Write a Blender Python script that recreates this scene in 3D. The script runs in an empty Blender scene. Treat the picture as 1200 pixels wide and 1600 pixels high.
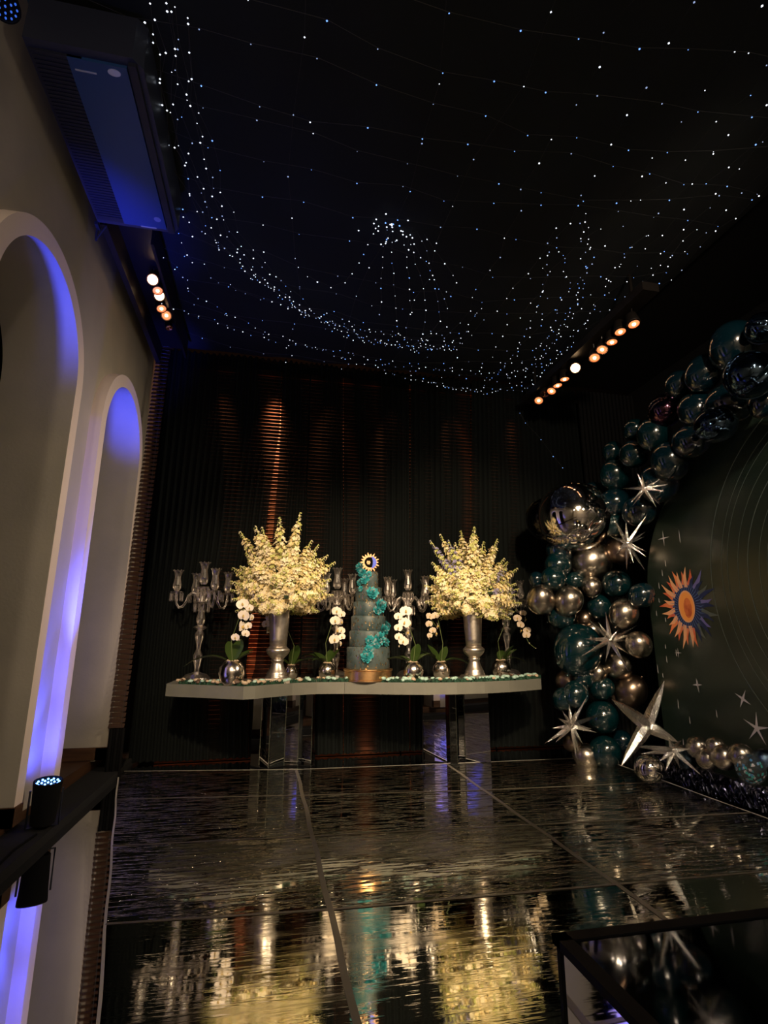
import bpy, math, random
from math import sin, cos, pi, sqrt, radians
from mathutils import Vector, Matrix, Quaternion
rnd = random.Random(7)
S = bpy.context.scene
COL = S.collection

# ---------------------------------------------------------------- camera
FPX, TH, PSI, CH = 833.64, .2383, .2068, 1.02          # focal length in px of a 1200 px wide frame, pitch, yaw, height
F = Vector((sin(PSI)*cos(TH), cos(PSI)*cos(TH), sin(TH)))
U = Vector((-sin(PSI)*sin(TH), -cos(PSI)*sin(TH), cos(TH)))
R = Vector((cos(PSI), -sin(PSI), 0))
C0 = Vector((0, 0, CH))
cam = bpy.data.cameras.new('camera'); cam.sensor_fit = 'HORIZONTAL'; cam.sensor_width = 36; cam.lens = FPX/1200*36
cam.clip_start = .05
co = bpy.data.objects.new('camera', cam); COL.objects.link(co)
m = Matrix((R, U, -F)).transposed().to_4x4(); m.translation = C0; co.matrix_world = m
S.camera = co
S.view_settings.view_transform = 'Standard'; S.view_settings.look = 'None'
S.view_settings.gamma = 1; S.view_settings.use_curve_mapping = False
S.view_settings.exposure = 0.22

# ---------------------------------------------------------------- world and lights
W = bpy.data.worlds.new('world'); S.world = W; W.use_nodes = True
W.node_tree.nodes['Background'].inputs[0].default_value = (.25, .3, .5, 1)
W.node_tree.nodes['Background'].inputs[1].default_value = .012

def spot(name, loc, target, power, color, size=60, blend=.5, radius=.05):
    l = bpy.data.lights.new(name, 'SPOT'); l.energy = power; l.color = color
    l.spot_size = radians(size); l.spot_blend = blend; l.shadow_soft_size = radius
    o = bpy.data.objects.new(name, l); COL.objects.link(o); o.location = loc
    o.rotation_mode = 'QUATERNION'
    o.rotation_quaternion = (Vector(target)-Vector(loc)).to_track_quat('-Z', 'Y')
    return o
WARM = (1, .75, .47)
spot('key_spot', (-.35, .1, 3.2), (.4, 4.8, 1.0), 640, WARM, 40, .6, .10)
spot('key_spot', (1.15, .1, 3.3), (1.9, 4.8, 1.2), 660, WARM, 44, .6, .10)
spot('key_spot', (1.7, .3, 3.3), (3.0, 3.2, 2.1), 190, (1, .80, .58), 80, .6, .09)
spot('wall_spot', (2.0, 2.9, 2.4), (-1.3, 4.3, 1.5), 150, (1, .79, .56), 70, 1, .25)
spot('wall_spot', (1.6, 1.0, 2.2), (-1.2, 2.4, 2.3), 13, (1, .84, .68), 100, 1, .3)
for x in (-.8, .7, 2.3):
    spot('house_spot', (x, -1.6, 3.2), (x, 3.0, .8), 60, (1, .80, .58), 100, 1, .12)
spot('front_wall_wash', (.6, -1.6, 3.6), (.6, -4.0, 1.4), 260, (1, .78, .55), 130, 1, .2)
BLUE = (.05, .07, 1)
spot('blue_uplight', (-1.14, 3.52, .34), (-1.26, 3.63, 2.6), 110, BLUE, 25, 1, .03)
spot('blue_uplight', (-1.14, 3.50, .34), (-1.27, 3.60, 1.15), 42, BLUE, 58, 1, .03)
spot('blue_uplight', (-1.09, 3.50, .34), (-1.27, 3.62, .52), 11, BLUE, 130, 1, .03)
spot('blue_uplight', (-1.06, 3.34, .36), (-1.25, 4.60, 2.98), 620, BLUE, 19, 1, .03)
spot('blue_uplight', (-1.12, 1.45, .3), (-1.25, 2.92, 2.98), 620, BLUE, 22, 1, .03)
spot('blue_wash', (-.9, 1.0, .4), (-.8, 2.6, 3.6), 26, (.0, .10, 1), 56, 1, .05)
spot('blue_wash', (-1.0, 3.6, .4), (-.2, 3.9, 3.85), 45, (.03, .12, 1), 62, 1, .05)
for x in (-.6, -.05, .55, 1.25, 1.95, 2.7):  # unseen lamps added between curtain and blinds to brighten the slats
    spot('added_blind_fill', (x, 5.33, 3.80), (x+.02, 5.47, .2), 130 if x == -.05 else 20, (1, .40, .17), 50, 1, .03)
    spot('added_blind_fill', (x+.15, 5.33, .05), (x+.05, 5.47, 3.0), 150 if x == -.05 else 26, (1, .40, .17), 60, 1, .03)

# ---------------------------------------------------------------- picture point -> place in the room
def ray(x, y): return F + R*((x-600)/FPX) + U*((800-y)/FPX)
def atz(x, y, z): d = ray(x, y); return C0 + d*((z-CH)/d.z)
def atX(x, y, X): d = ray(x, y); return C0 + d*(X/d.x)
def atY(x, y, Y): d = ray(x, y); return C0 + d*(Y/d.y)
def mpp(P): return (Vector(P)-C0).dot(F)/FPX
def on_table(px, Y, z=.70):
    """point at height z and depth Y that is seen in picture column px (near the table line)"""
    y = 1060
    for _ in range(6):
        P = atY(px, y, Y); y += (P.z-z)/mpp(P)
    return Vector((P.x, Y, z))

# ---------------------------------------------------------------- materials
MATS = {}
def mat(name, col, rough=.5, metal=0, **k):
    if name in MATS: return MATS[name]
    m = bpy.data.materials.new(name); m.use_nodes = True; MATS[name] = m
    nt = m.node_tree; b = nt.nodes['Principled BSDF']
    b.inputs['Base Color'].default_value = (*col, 1); b.inputs['Roughness'].default_value = rough
    b.inputs['Metallic'].default_value = metal
    if 'emit' in k:
        b.inputs['Emission Color'].default_value = (*k.get('ecol', col), 1); b.inputs['Emission Strength'].default_value = k['emit']
    if 'coat' in k: b.inputs['Coat Weight'].default_value = k['coat']; b.inputs['Coat Roughness'].default_value = k.get('coatr', .03)
    if 'spec' in k: b.inputs['Specular IOR Level'].default_value = k['spec']
    if 'alpha' in k: b.inputs['Alpha'].default_value = k['alpha']
    if 'trans' in k: b.inputs['Transmission Weight'].default_value = k['trans']
    if 'sss' in k: b.inputs['Subsurface Weight'].default_value = k['sss']; b.inputs['Subsurface Radius'].default_value = (.02, .02, .01)
    tc = nt.nodes.new('ShaderNodeTexCoord')
    if 'var' in k:                                     # colour variation: (second colour, scale, detail)
        c2, sc, dt = k['var']
        n = nt.nodes.new('ShaderNodeTexNoise'); n.inputs['Scale'].default_value = sc; n.inputs['Detail'].default_value = dt
        mp = nt.nodes.new('ShaderNodeMapping'); mp.inputs['Scale'].default_value = k.get('varscale', (1, 1, 1))
        nt.links.new(tc.outputs['Object'], mp.inputs[0]); nt.links.new(mp.outputs[0], n.inputs['Vector'])
        r = nt.nodes.new('ShaderNodeValToRGB'); lo, hi = k.get('ramp', (.35, .65))
        r.color_ramp.elements[0].position = lo; r.color_ramp.elements[0].color = (*col, 1)
        r.color_ramp.elements[1].position = hi; r.color_ramp.elements[1].color = (*c2, 1)
        nt.links.new(n.outputs['Fac'], r.inputs[0]); nt.links.new(r.outputs[0], b.inputs['Base Color'])
    if 'bump' in k:                                    # (scale xyz, strength, distance, detail)
        sc, st, di, dt = k['bump']
        n = nt.nodes.new('ShaderNodeTexNoise'); n.inputs['Scale'].default_value = 1; n.inputs['Detail'].default_value = dt
        mp = nt.nodes.new('ShaderNodeMapping'); mp.inputs['Scale'].default_value = sc
        nt.links.new(tc.outputs['Object'], mp.inputs[0]); nt.links.new(mp.outputs[0], n.inputs['Vector'])
        bp = nt.nodes.new('ShaderNodeBump'); bp.inputs['Strength'].default_value = st; bp.inputs['Distance'].default_value = di
        nt.links.new(n.outputs['Fac'], bp.inputs['Height']); nt.links.new(bp.outputs[0], b.inputs['Normal'])
    return m

M_wall = mat('beige_plaster', (.50, .45, .37), .9, var=((.44, .40, .33), 3, 5), bump=((60, 60, 60), .15, .004, 4))
M_trim = mat('pale_plaster', (.90, .76, .68), .8, bump=((90, 90, 90), .12, .003, 3))
M_wood = mat('brown_wood', (.10, .045, .02), .5, var=((.05, .022, .01), 4, 4), varscale=(1, 1, 8))
M_black = mat('black_matte', (.003, .003, .0035), .9, spec=.2)
M_carpet = mat('black_carpet', (.008, .008, .009), .95, bump=((200, 200, 200), .3, .004, 3))
M_ceil = mat('black_cloth', (.007, .011, .014), .95, var=((.004, .006, .008), 1.4, 4))
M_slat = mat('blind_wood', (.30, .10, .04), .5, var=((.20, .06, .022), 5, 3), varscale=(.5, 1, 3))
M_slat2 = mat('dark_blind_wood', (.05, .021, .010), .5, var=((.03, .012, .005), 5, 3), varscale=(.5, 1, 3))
M_plastic = mat('black_plastic', (.015, .018, .03), .45)
M_acbody = mat('unit_shell', (.03, .035, .055), .4)
M_chromebadge = mat('badge', (.6, .7, .85), .25, .6)
M_silver = mat('antique_silver', (.78, .70, .62), .36, 1, var=((.58, .52, .46), 14, 4), bump=((30, 30, 30), .12, .004, 4))
M_potsil = mat('polished_silver', (.82, .74, .66), .19, 1)
M_gold = mat('brushed_gold', (.95, .58, .28), .32, 1, var=((.70, .42, .2), 20, 3))
M_foil = mat('silver_foil', (.93, .90, .87), .13, 1, bump=((40, 40, 40), .5, .008, 3))
M_orb = mat('mirror_foil', (.88, .84, .80), .07, 1, bump=((9, 9, 9), .10, .01, 2))
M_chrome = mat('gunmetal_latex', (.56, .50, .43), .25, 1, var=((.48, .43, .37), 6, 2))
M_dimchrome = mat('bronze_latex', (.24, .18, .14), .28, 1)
M_teal = mat('teal_latex', (.0008, .014, .018), .16, coat=1, coatr=.05, spec=.8)
M_tealdark = mat('petrol_latex', (.0008, .010, .016), .14, coat=1, coatr=.05, spec=.8)
M_bluefoil = mat('blue_foil', (.08, .13, .20), .08, 1, bump=((14, 14, 14), .3, .01, 2))
M_clear = mat('clear_vinyl', (.12, .15, .17), .05, 0, alpha=.22, spec=1, coat=1)
M_tinsel = mat('dark_tinsel', (.16, .17, .26), .18, 1)
M_cake = mat('slate_fondant', (.030, .055, .060), .5, var=((.085, .11, .11), 12, 5), varscale=(1, 1, .6))
M_leafgold = mat('gold_leaf', (.9, .68, .38), .3, 1)
M_teaflow = mat('teal_petal', (.008, .17, .20), .6, var=((.03, .36, .40), 30, 2))
M_palepet = mat('pale_petal', (.22, .34, .36), .6)
M_top = mat('grey_lacquer', (.17, .17, .145), .6, var=((.15, .15, .13), 8, 5))
M_mirror = mat('mirror_panel', (.75, .76, .78), .015, 1)
M_edge = mat('mirror_edge', (.3, .34, .3), .1, 1)
M_moss = mat('green_moss', (.008, .035, .02), .9, var=((.02, .08, .045), 40, 3))
M_pebm = mat('mint_pebble', (.42, .62, .55), .4)
M_pebb = mat('beige_pebble', (.55, .42, .30), .4)
M_pebd = mat('brown_pebble', (.10, .06, .04), .4)
M_leaf = mat('orchid_leaf', (.035, .06, .012), .3, var=((.02, .04, .008), 8, 3))
M_stem = mat('green_stem', (.10, .13, .04), .5)
M_orch = mat('orchid_petal', (.86, .76, .66), .55)
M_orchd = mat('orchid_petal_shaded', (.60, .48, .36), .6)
M_lip = mat('orchid_lip', (.55, .38, .10), .5)
M_fl = [mat('cream_floret', (.85, .68, .34), .6), mat('white_floret', (.90, .78, .52), .6),
        mat('lime_floret', (.55, .55, .18), .6), mat('mauve_floret', (.30, .27, .42), .6)]
M_fol = mat('dark_foliage', (.012, .03, .012), .7)
M_back = mat('printed_green', (.010, .020, .015), .27, var=((.016, .026, .020), 1.2, 4), spec=.9)
M_ring = mat('print_grey', (.09, .11, .105), .5)
M_prO = mat('print_orange', (.85, .28, .10), .6, var=((.62, .10, .05), 9, 3))
M_prP = mat('print_peach', (.85, .42, .22), .6)
M_prB = mat('print_navy', (.01, .02, .09), .6)
M_prL = mat('print_lilac', (.16, .14, .42), .6)
M_prW = mat('print_pale', (.55, .50, .55), .6)
M_lampbody = mat('lamp_can', (.02, .016, .014), .4, .5)
M_lampring = mat('lamp_reflector', (.9, .5, .3), .2, 1)
M_lamphot = mat('lamp_hot', (1, .8, .5), .3, emit=9, ecol=(1, .70, .38))
M_lampdim = mat('lamp_glow', (.8, .35, .15), .3, emit=.75, ecol=(1, .36, .13))
M_ledb = mat('blue_led', (.1, .2, 1), .3, emit=7, ecol=(.12, .35, 1))
M_bw = mat('white_bulb', (.8, .85, 1), .3, emit=1.5, ecol=(.80, .88, 1))
M_bb = mat('blue_bulb', (.2, .4, 1), .3, emit=1.6, ecol=(.16, .36, 1))
M_bd = mat('faint_bulb', (.4, .5, .8), .3, emit=.55, ecol=(.45, .6, 1))
M_wire = mat('dark_wire', (.014, .015, .018), .6)
M_film = mat('dusty_film', (.75, .70, .60), .6, alpha=.3)
nt_ = M_film.node_tree; n_ = nt_.nodes.new('ShaderNodeTexNoise'); n_.inputs['Scale'].default_value = 5; n_.inputs['Detail'].default_value = 6
r_ = nt_.nodes.new('ShaderNodeMapRange'); r_.inputs['From Min'].default_value = .38; r_.inputs['From Max'].default_value = .68; r_.inputs['To Max'].default_value = .26
c_ = nt_.nodes.new('ShaderNodeTexCoord'); nt_.links.new(c_.outputs['Object'], n_.inputs['Vector']); nt_.links.new(n_.outputs['Fac'], r_.inputs[0]); nt_.links.new(r_.outputs[0], nt_.nodes['Principled BSDF'].inputs['Alpha'])
M_topper = mat('gilt_topper', (.42, .25, .13), .45, .6)
M_moon = mat('blue_glitter', (.02, .07, .75), .35)

def crystal():
    m = bpy.data.materials.new('crystal'); m.use_nodes = True; nt = m.node_tree; nt.nodes.clear()
    o = nt.nodes.new('ShaderNodeOutputMaterial'); mx = nt.nodes.new('ShaderNodeMixShader')
    t = nt.nodes.new('ShaderNodeBsdfTransparent'); t.inputs[0].default_value = (.94, .92, .90, 1)
    g = nt.nodes.new('ShaderNodeBsdfGlossy'); g.inputs['Roughness'].default_value = .30; g.inputs[0].default_value = (1, .95, .92, 1)
    lw = nt.nodes.new('ShaderNodeLayerWeight'); lw.inputs[0].default_value = .78
    nt.links.new(lw.outputs['Facing'], mx.inputs[0]); nt.links.new(t.outputs[0], mx.inputs[1]); nt.links.new(g.outputs[0], mx.inputs[2])
    nt.links.new(mx.outputs[0], o.inputs[0]); return m
M_crys = crystal()

def curtain_mat():
    """black voile: woven opacity varies across the width as the layers overlap"""
    m = bpy.data.materials.new('black_voile'); m.use_nodes = True; nt = m.node_tree
    b = nt.nodes['Principled BSDF']; b.inputs['Base Color'].default_value = (.0045, .006, .006, 1); b.inputs['Roughness'].default_value = .95
    b.inputs['Specular IOR Level'].default_value = .1
    at = nt.nodes.new('ShaderNodeAttribute'); at.attribute_name = 'sheer'
    t = nt.nodes.new('ShaderNodeBsdfTransparent'); mx = nt.nodes.new('ShaderNodeMixShader')
    o = nt.nodes['Material Output']
    nt.links.new(at.outputs['Fac'], mx.inputs[0]); nt.links.new(b.outputs[0], mx.inputs[1]); nt.links.new(t.outputs[0], mx.inputs[2])
    nt.links.new(mx.outputs[0], o.inputs[0]); return m
M_voile = curtain_mat()

def floor_mat(name, tint, rough, wave, fine):
    """black mirror under clear film whose ripples run across the room"""
    m = bpy.data.materials.new(name); m.use_nodes = True; nt = m.node_tree; b = nt.nodes['Principled BSDF']
    b.inputs['Base Color'].default_value = (*tint, 1); b.inputs['Metallic'].default_value = 1; b.inputs['Roughness'].default_value = rough
    if wave:
        tc = nt.nodes.new('ShaderNodeTexCoord')
        def noise(sc, dt):
            mp = nt.nodes.new('ShaderNodeMapping'); mp.inputs['Scale'].default_value = sc; mp.inputs['Rotation'].default_value = (0, 0, .05)
            n = nt.nodes.new('ShaderNodeTexNoise'); n.inputs['Scale'].default_value = 1; n.inputs['Detail'].default_value = dt
            n.inputs['Roughness'].default_value = .6
            nt.links.new(tc.outputs['Object'], mp.inputs[0]); nt.links.new(mp.outputs[0], n.inputs['Vector']); return n
        def crest(n, lo, hi):
            r = nt.nodes.new('ShaderNodeMapRange'); r.interpolation_type = 'SMOOTHSTEP'
            r.inputs['From Min'].default_value = lo; r.inputs['From Max'].default_value = hi
            nt.links.new(n.outputs['Fac'], r.inputs[0]); return r
        n1 = noise((.9, 9, 1), 2); n2 = noise((4.5, 42, 1), 3)
        c2 = crest(n2, .48, .64)
        b1 = nt.nodes.new('ShaderNodeBump'); b1.inputs['Strength'].default_value = 1; b1.inputs['Distance'].default_value = wave
        b2 = nt.nodes.new('ShaderNodeBump'); b2.inputs['Strength'].default_value = 1; b2.inputs['Distance'].default_value = fine
        nt.links.new(n1.outputs['Fac'], b1.inputs['Height']); nt.links.new(c2.outputs[0], b2.inputs['Height'])
        nt.links.new(b1.outputs[0], b2.inputs['Normal']); nt.links.new(b2.outputs[0], b.inputs['Normal'])
        # thin dust film on the vinyl
        n3 = noise((1.2, 6, 1), 6); rp = nt.nodes.new('ShaderNodeMapRange')
        rp.inputs['From Min'].default_value = .5; rp.inputs['From Max'].default_value = .8
        rp.inputs['To Min'].default_value = rough; rp.inputs['To Max'].default_value = rough+.16
        nt.links.new(n3.outputs['Fac'], rp.inputs[0]); nt.links.new(rp.outputs[0], b.inputs['Roughness'])
    return m
M_floor = floor_mat('black_mirror_floor', (.66, .67, .72), .02, 0, 0)
M_tile = floor_mat('rippled_mirror_tile', (.70, .68, .60), .05, .0012, .0040)
M_tile2 = floor_mat('smooth_mirror_tile', (.80, .80, .72), .03, .0006, .00012)

# ---------------------------------------------------------------- mesh helpers
class MB:
    def __init__(s): s.v = []; s.f = []; s.mi = []; s.cur = 0
    def add(s, vs, fs):
        o = len(s.v); s.v += [tuple(v) for v in vs]; s.f += [tuple(i+o for i in f) for f in fs]; s.mi += [s.cur]*len(fs); return s
    def box(s, lo, hi, M=None):
        x0, y0, z0 = lo; x1, y1, z1 = hi
        vs = [(x0, y0, z0), (x1, y0, z0), (x1, y1, z0), (x0, y1, z0), (x0, y0, z1), (x1, y0, z1), (x1, y1, z1), (x0, y1, z1)]
        if M: vs = [M @ Vector(v) for v in vs]
        return s.add(vs, [(0, 3, 2, 1), (4, 5, 6, 7), (0, 1, 5, 4), (1, 2, 6, 5), (2, 3, 7, 6), (3, 0, 4, 7)])
    def lathe(s, prof, n=24, M=None, ang0=0):
        vs = []; fs = []
        for r, z in prof:
            for i in range(n):
                a = ang0+2*pi*i/n; vs.append(Vector((r*cos(a), r*sin(a), z)))
        for j in range(len(prof)-1):
            for i in range(n):
                k = (i+1) % n; fs.append((j*n+i, j*n+k, (j+1)*n+k, (j+1)*n+i))
        if prof[0][0] > 1e-5: fs.append(tuple(range(n-1, -1, -1)))
        if prof[-1][0] > 1e-5: fs.append(tuple((len(prof)-1)*n+i for i in range(n)))
        if M: vs = [M @ v for v in vs]
        return s.add(vs, fs)
    def tube(s, pts, rad, n=6):
        pts = [Vector(p) for p in pts]; vs = []; fs = []; up = Vector((.13, .21, .97))
        for i, p in enumerate(pts):
            d = (pts[min(i+1, len(pts)-1)]-pts[max(i-1, 0)]).normalized()
            a = d.cross(up)
            if a.length < .05: a = d.cross(Vector((1, 0, 0)))
            a.normalize(); b = d.cross(a); r = rad[i] if isinstance(rad, (list, tuple)) else rad
            for k in range(n): t = 2*pi*k/n; vs.append(p+a*(r*cos(t))+b*(r*sin(t)))
        for i in range(len(pts)-1):
            for k in range(n):
                q = (k+1) % n; fs.append((i*n+k, i*n+q, (i+1)*n+q, (i+1)*n+k))
        fs.append(tuple(range(n-1, -1, -1))); fs.append(tuple((len(pts)-1)*n+k for k in range(n)))
        return s.add(vs, fs)
    def sphere(s, c, r, nu=16, nv=10, fn=None):
        c = Vector(c); vs = []; fs = []
        for j in range(nv+1):
            t = pi*j/nv
            for i in range(nu):
                a = 2*pi*i/nu; d = Vector((sin(t)*cos(a), sin(t)*sin(a), cos(t)))
                q = fn(d) if fn else 1
                vs.append(c+Vector((d.x*r, d.y*r, d.z*r))*q if not isinstance(r, (tuple, list)) else c+Vector((d.x*r[0], d.y*r[1], d.z*r[2]))*q)
        for j in range(nv):
            for i in range(nu):
                k = (i+1) % nu; fs.append((j*nu+i, (j+1)*nu+i, (j+1)*nu+k, j*nu+k))
        return s.add(vs, fs)
    def octa(s, c, r):
        x, y, z = c
        return s.add([(x+r, y, z), (x-r, y, z), (x, y+r, z), (x, y-r, z), (x, y, z+r), (x, y, z-r)],
                     [(0, 2, 4), (2, 1, 4), (1, 3, 4), (3, 0, 4), (2, 0, 5), (1, 2, 5), (3, 1, 5), (0, 3, 5)])
    def prism(s, outline, z0, z1):
        n = len(outline); vs = [(x, y, z0) for x, y in outline]+[(x, y, z1) for x, y in outline]
        fs = [tuple(range(n-1, -1, -1)), tuple(range(n, 2*n))]+[(i, (i+1) % n, n+(i+1) % n, n+i) for i in range(n)]
        return s.add(vs, fs)
    def mesh(s, name, mats, smooth=False, auto=None):
        me = bpy.data.meshes.new(name); me.from_pydata(s.v, [], s.f)
        for mt in (mats if isinstance(mats, (list, tuple)) else [mats]): me.materials.append(mt)
        me.polygons.foreach_set('material_index', s.mi)
        me.polygons.foreach_set('use_smooth', [smooth]*len(s.f))
        me.update()
        if smooth and auto:
            me.set_sharp_from_angle(angle=radians(auto))
        return me
    def build(s, name, mats, parent=None, smooth=False, loc=None, auto=40):
        return inst(name, s.mesh(name, mats, smooth, auto), parent, loc)

def inst(name, me, parent=None, loc=None, rot=None, scale=None):
    o = bpy.data.objects.new(name, me); COL.objects.link(o)
    if parent: o.parent = parent
    if loc is not None: o.location = loc
    if rot is not None:
        if isinstance(rot, Quaternion): o.rotation_mode = 'QUATERNION'; o.rotation_quaternion = rot
        else: o.rotation_euler = rot
    if scale is not None: o.scale = scale if isinstance(scale, (tuple, list)) else (scale,)*3
    return o
def tag(o, label=None, cat=None, group=None, kind=None):
    if label: o['label'] = label
    if cat: o['category'] = cat
    if group: o['group'] = group
    if kind: o['kind'] = kind
    return o
def thing(name, loc, label, cat, group=None, rz=0):
    return tag(inst(name, None, None, loc, (0, 0, rz)), label, cat, group)
def copy_thing(o, loc, rz, label, group=None):
    def rec(q, par):
        c = q.copy(); COL.objects.link(c); c.parent = par
        for ch in q.children: rec(ch, c)
        return c
    kids = list(o.children)
    r = o.copy(); COL.objects.link(r); r.location = loc; r.rotation_euler = (0, 0, rz); r['label'] = label
    if group: r['group'] = group
    for ch in kids: rec(ch, r)
    return r
def aim(v): return Vector(v).to_track_quat('Z', 'Y')
def struct(name, mb, mt, label=None, parent=None, smooth=False, cat=None):
    o = mb.build(name, mt, parent, smooth)
    if not parent: o['kind'] = 'structure'; tag(o, label, cat or 'structure')
    return o

# ================================================================ THE SETTING
XW, YA, YB, RO, TW, ZS, ZB, RA = -1.1965, 2.7322, 4.326, .5927, .0957, 2.491, .13, .98
RI = RO-TW
DEP = XW-atY(7, 560, YA+RI).x; DEP = max(.3, min(DEP, 1.2))
ZC = 3.98
# floor: black mirror
b = MB(); b.add([(-1.09, -4.0, 0), (4.2, -4.0, 0), (4.2, 5.7, 0), (-1.09, 5.7, 0)], [(0, 1, 2, 3)])
struct('floor', b, M_floor, 'glossy black mirror floor of the dark hall', cat='floor')
b = MB(); b.box((-1.30, -4.0, -.02), (-1.085, 5.6, .05))
struct('trim_1', b, M_carpet, 'black carpeted ledge along the foot of the arched wall', cat='ledge')
b = MB(); b.box((-3.2, -4.0, -.02), (-1.301, 5.6, ZB-.003))
struct('floor_passage', b, M_wood, 'dark brown wooden floor seen inside the arches', cat='floor')
# left wall with two arched openings
def zarc(d, r): return ZS+RA*sqrt(max(0, r*r-d*d))
def wall_strip(b, X, flip):
    ys = [-4.0]
    for yc in (YA, YB): ys += [yc-RI*cos(pi*i/40) for i in range(41)]
    ys += [5.6]
    def low(y):
        for yc in (YA, YB):
            if abs(y-yc) < RI-1e-6: return zarc(y-yc, RI)
        return None
    for y0, y1 in zip(ys[:-1], ys[1:]):
        mid = low((y0+y1)/2)
        z0 = z1 = ZB-.01
        if mid is not None: z0 = low(y0) or ZS; z1 = low(y1) or ZS
        q = [(X, y0, z0), (X, y1, z1), (X, y1, ZC), (X, y0, ZC)]
        b.add(q, [(0, 1, 2, 3)] if flip else [(3, 2, 1, 0)])
TP = .075
b = MB(); wall_strip(b, XW-TP, True); wall_strip(b, XW-DEP, False)
wl = struct('wall_left', b, M_wall, 'beige plaster wall with two tall arches', cat='wall')
for yc in (YA, YB):
    b = MB(); pr = [(yc-RI, ZB-.01)]+[(yc-RI*cos(pi*i/60), ZS+RA*RI*sin(pi*i/60)) for i in range(61)]+[(yc+RI, ZB-.01)]
    vs = [(XW-TP, y, z) for y, z in pr]+[(XW-DEP, y, z) for y, z in pr]; n = len(pr)
    b.add(vs, [(i, i+1, n+i+1, n+i) for i in range(n-1)])
    b.build('arch_lining', M_wall, wl, True)
    # projecting trim band round the opening
    b = MB(); b.cur = 0; po = [(yc-RO, ZB+.09)]+[(yc-RO*cos(pi*i/60), ZS+RA*RO*sin(pi*i/60)) for i in range(61)]+[(yc+RO, ZB+.09)]
    pi_ = [(yc-RI, ZB+.09)]+pr[1:-1]+[(yc+RI, ZB+.09)]
    t = 0; n = len(po)
    vs = [(XW+t, *p) for p in po]+[(XW+t, *p) for p in pi_]+[(XW-TP, *p) for p in po]+[(XW-TP, *p) for p in pi_]
    fs = []
    for i in range(n-1): fs += [(i, n+i, n+i+1, i+1), (2*n+i, i, i+1, 2*n+i+1), (n+i, 3*n+i, 3*n+i+1, n+i+1)]
    fs += [(0, 2*n, 3*n, n), (n-1, 2*n-1, 4*n-1, 3*n-1)]
    b.add(vs, fs)
    for i in range(n-1): b.mi[3*i+2] = 1
    b.build('arch_trim', [M_trim, M_wall], wl)
    # baseboards on the jamb and under the trim feet
    b = MB(); b.box((XW-DEP, yc+RI-.014, ZB), (XW+.006, yc+RI-.001, ZB+.092))
    b.box((XW-TP, yc+RI-.014, ZB), (XW+.006, yc+RO, ZB+.089)); b.box((XW-TP, yc-RO, ZB), (XW+.006, yc-RI, ZB+.089))
    b.build('baseboard', M_wood, wl)
b = MB(); b.box((-3.25, -4.0, 0), (-3.2, 5.6, ZC)); b.box((-3.2, -4.0, ZC), (XW-DEP, 5.6, ZC+.05))
struct('wall_passage', b, M_black, 'unlit black space beyond the arches', cat='wall')
b = MB(); b.box((-3.25, 5.6, 0), (4.25, 5.65, 4.1)); struct('wall_back', b, M_black, 'dark back wall behind the blinds', cat='wall')
b = MB(); b.box((4.2, -4.0, 0), (4.25, 5.6, 4.1)); struct('wall_right', b, M_black, 'black draped wall on the right', cat='wall')
b = MB(); b.box((XW, -4.0, ZC+.001), (4.2, 5.6, ZC+.05)); struct('ceiling', b, M_black, 'black ceiling above the draped cloth', cat='ceiling')
b = MB(); b.box((-3.25, -4.1, 0), (4.25, -4.0, 4.1)); struct('wall_front', b, M_wall, 'beige wall behind the camera', cat='wall')

# sagging cloth below the ceiling, rising to its edges
def canopy(x, y):
    u = min(1, max(0, (x+1.15)/4.3)); v = min(1, max(0, (y+1.0)/6.25))
    return 3.93-.20*(4*u*(1-u))**.7*(4*v*(1-v))**.5 - .012*sin(x*9+y*2)*sin(pi*u)
b = MB(); NX, NY = 60, 60
vs = []
for j in range(NY+1):
    for i in range(NX+1):
        x = -1.15+4.3*i/NX; y = -1.0+6.25*j/NY; vs.append((x, y, canopy(x, y)+.025))
b.add(vs, [(j*(NX+1)+i, (j+1)*(NX+1)+i, (j+1)*(NX+1)+i+1, j*(NX+1)+i+1) for j in range(NY) for i in range(NX)])
tag(b.build('ceiling_drape', M_ceil, None, True), 'black sagging cloth stretched under the ceiling', 'drape')

# ---------------- wooden blinds behind the curtain
def blind(name, x0, x1, y, z0, z1, pitch, label, parts, tilt=0, M_slat=M_slat):
    t = thing(name, ((x0+x1)/2, y, z0), label, 'blind', 'wooden blinds on the back wall'); t.rotation_euler.x = tilt
    w = (x1-x0)/2; n = int((z1-z0)/pitch)
    b = MB(); b.box((-w, -.03, z1-z0-.03), (w, .03, z1-z0+.03)); b.build('head_rail', M_slat, t)
    sl = MB(); rx = Matrix.Rotation(radians(58), 4, 'X'); sl.box((-w, -.018, -.0015), (w, .018, .0015), rx)
    if parts:
        me = sl.mesh('slat', M_slat)
        for i in range(n): inst('slat', me, t, (rnd.uniform(-.002, .002), 0, .02+i*pitch), (0, rnd.uniform(-.012, .012), 0))
    else:
        a = MB()
        for i in range(n):
            mm = Matrix.Translation((0, 0, .02+i*pitch)) @ Matrix.Rotation(rnd.uniform(-.004, .004), 4, 'Y')
            a.box((-w, -.018, -.0015), (w, .018, .0015), mm @ rx)
        tag(a.build('slats', M_slat, t), kind='stuff')
    b = MB()
    for q in (-.7, .7): b.tube([(w*q, -.02, 0), (w*q, -.02, z1-z0)], .0015, 4)
    b.build('ladder_cord', M_wire, t)
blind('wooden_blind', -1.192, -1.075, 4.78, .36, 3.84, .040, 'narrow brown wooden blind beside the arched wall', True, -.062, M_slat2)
b = MB()
for i in range(5): b.tube([(-1.17+.022*i, 4.79+.012*(i % 2), .0), (-1.17+.022*i, 4.79+.012*(i % 2), .36)], .014, 6)
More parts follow.
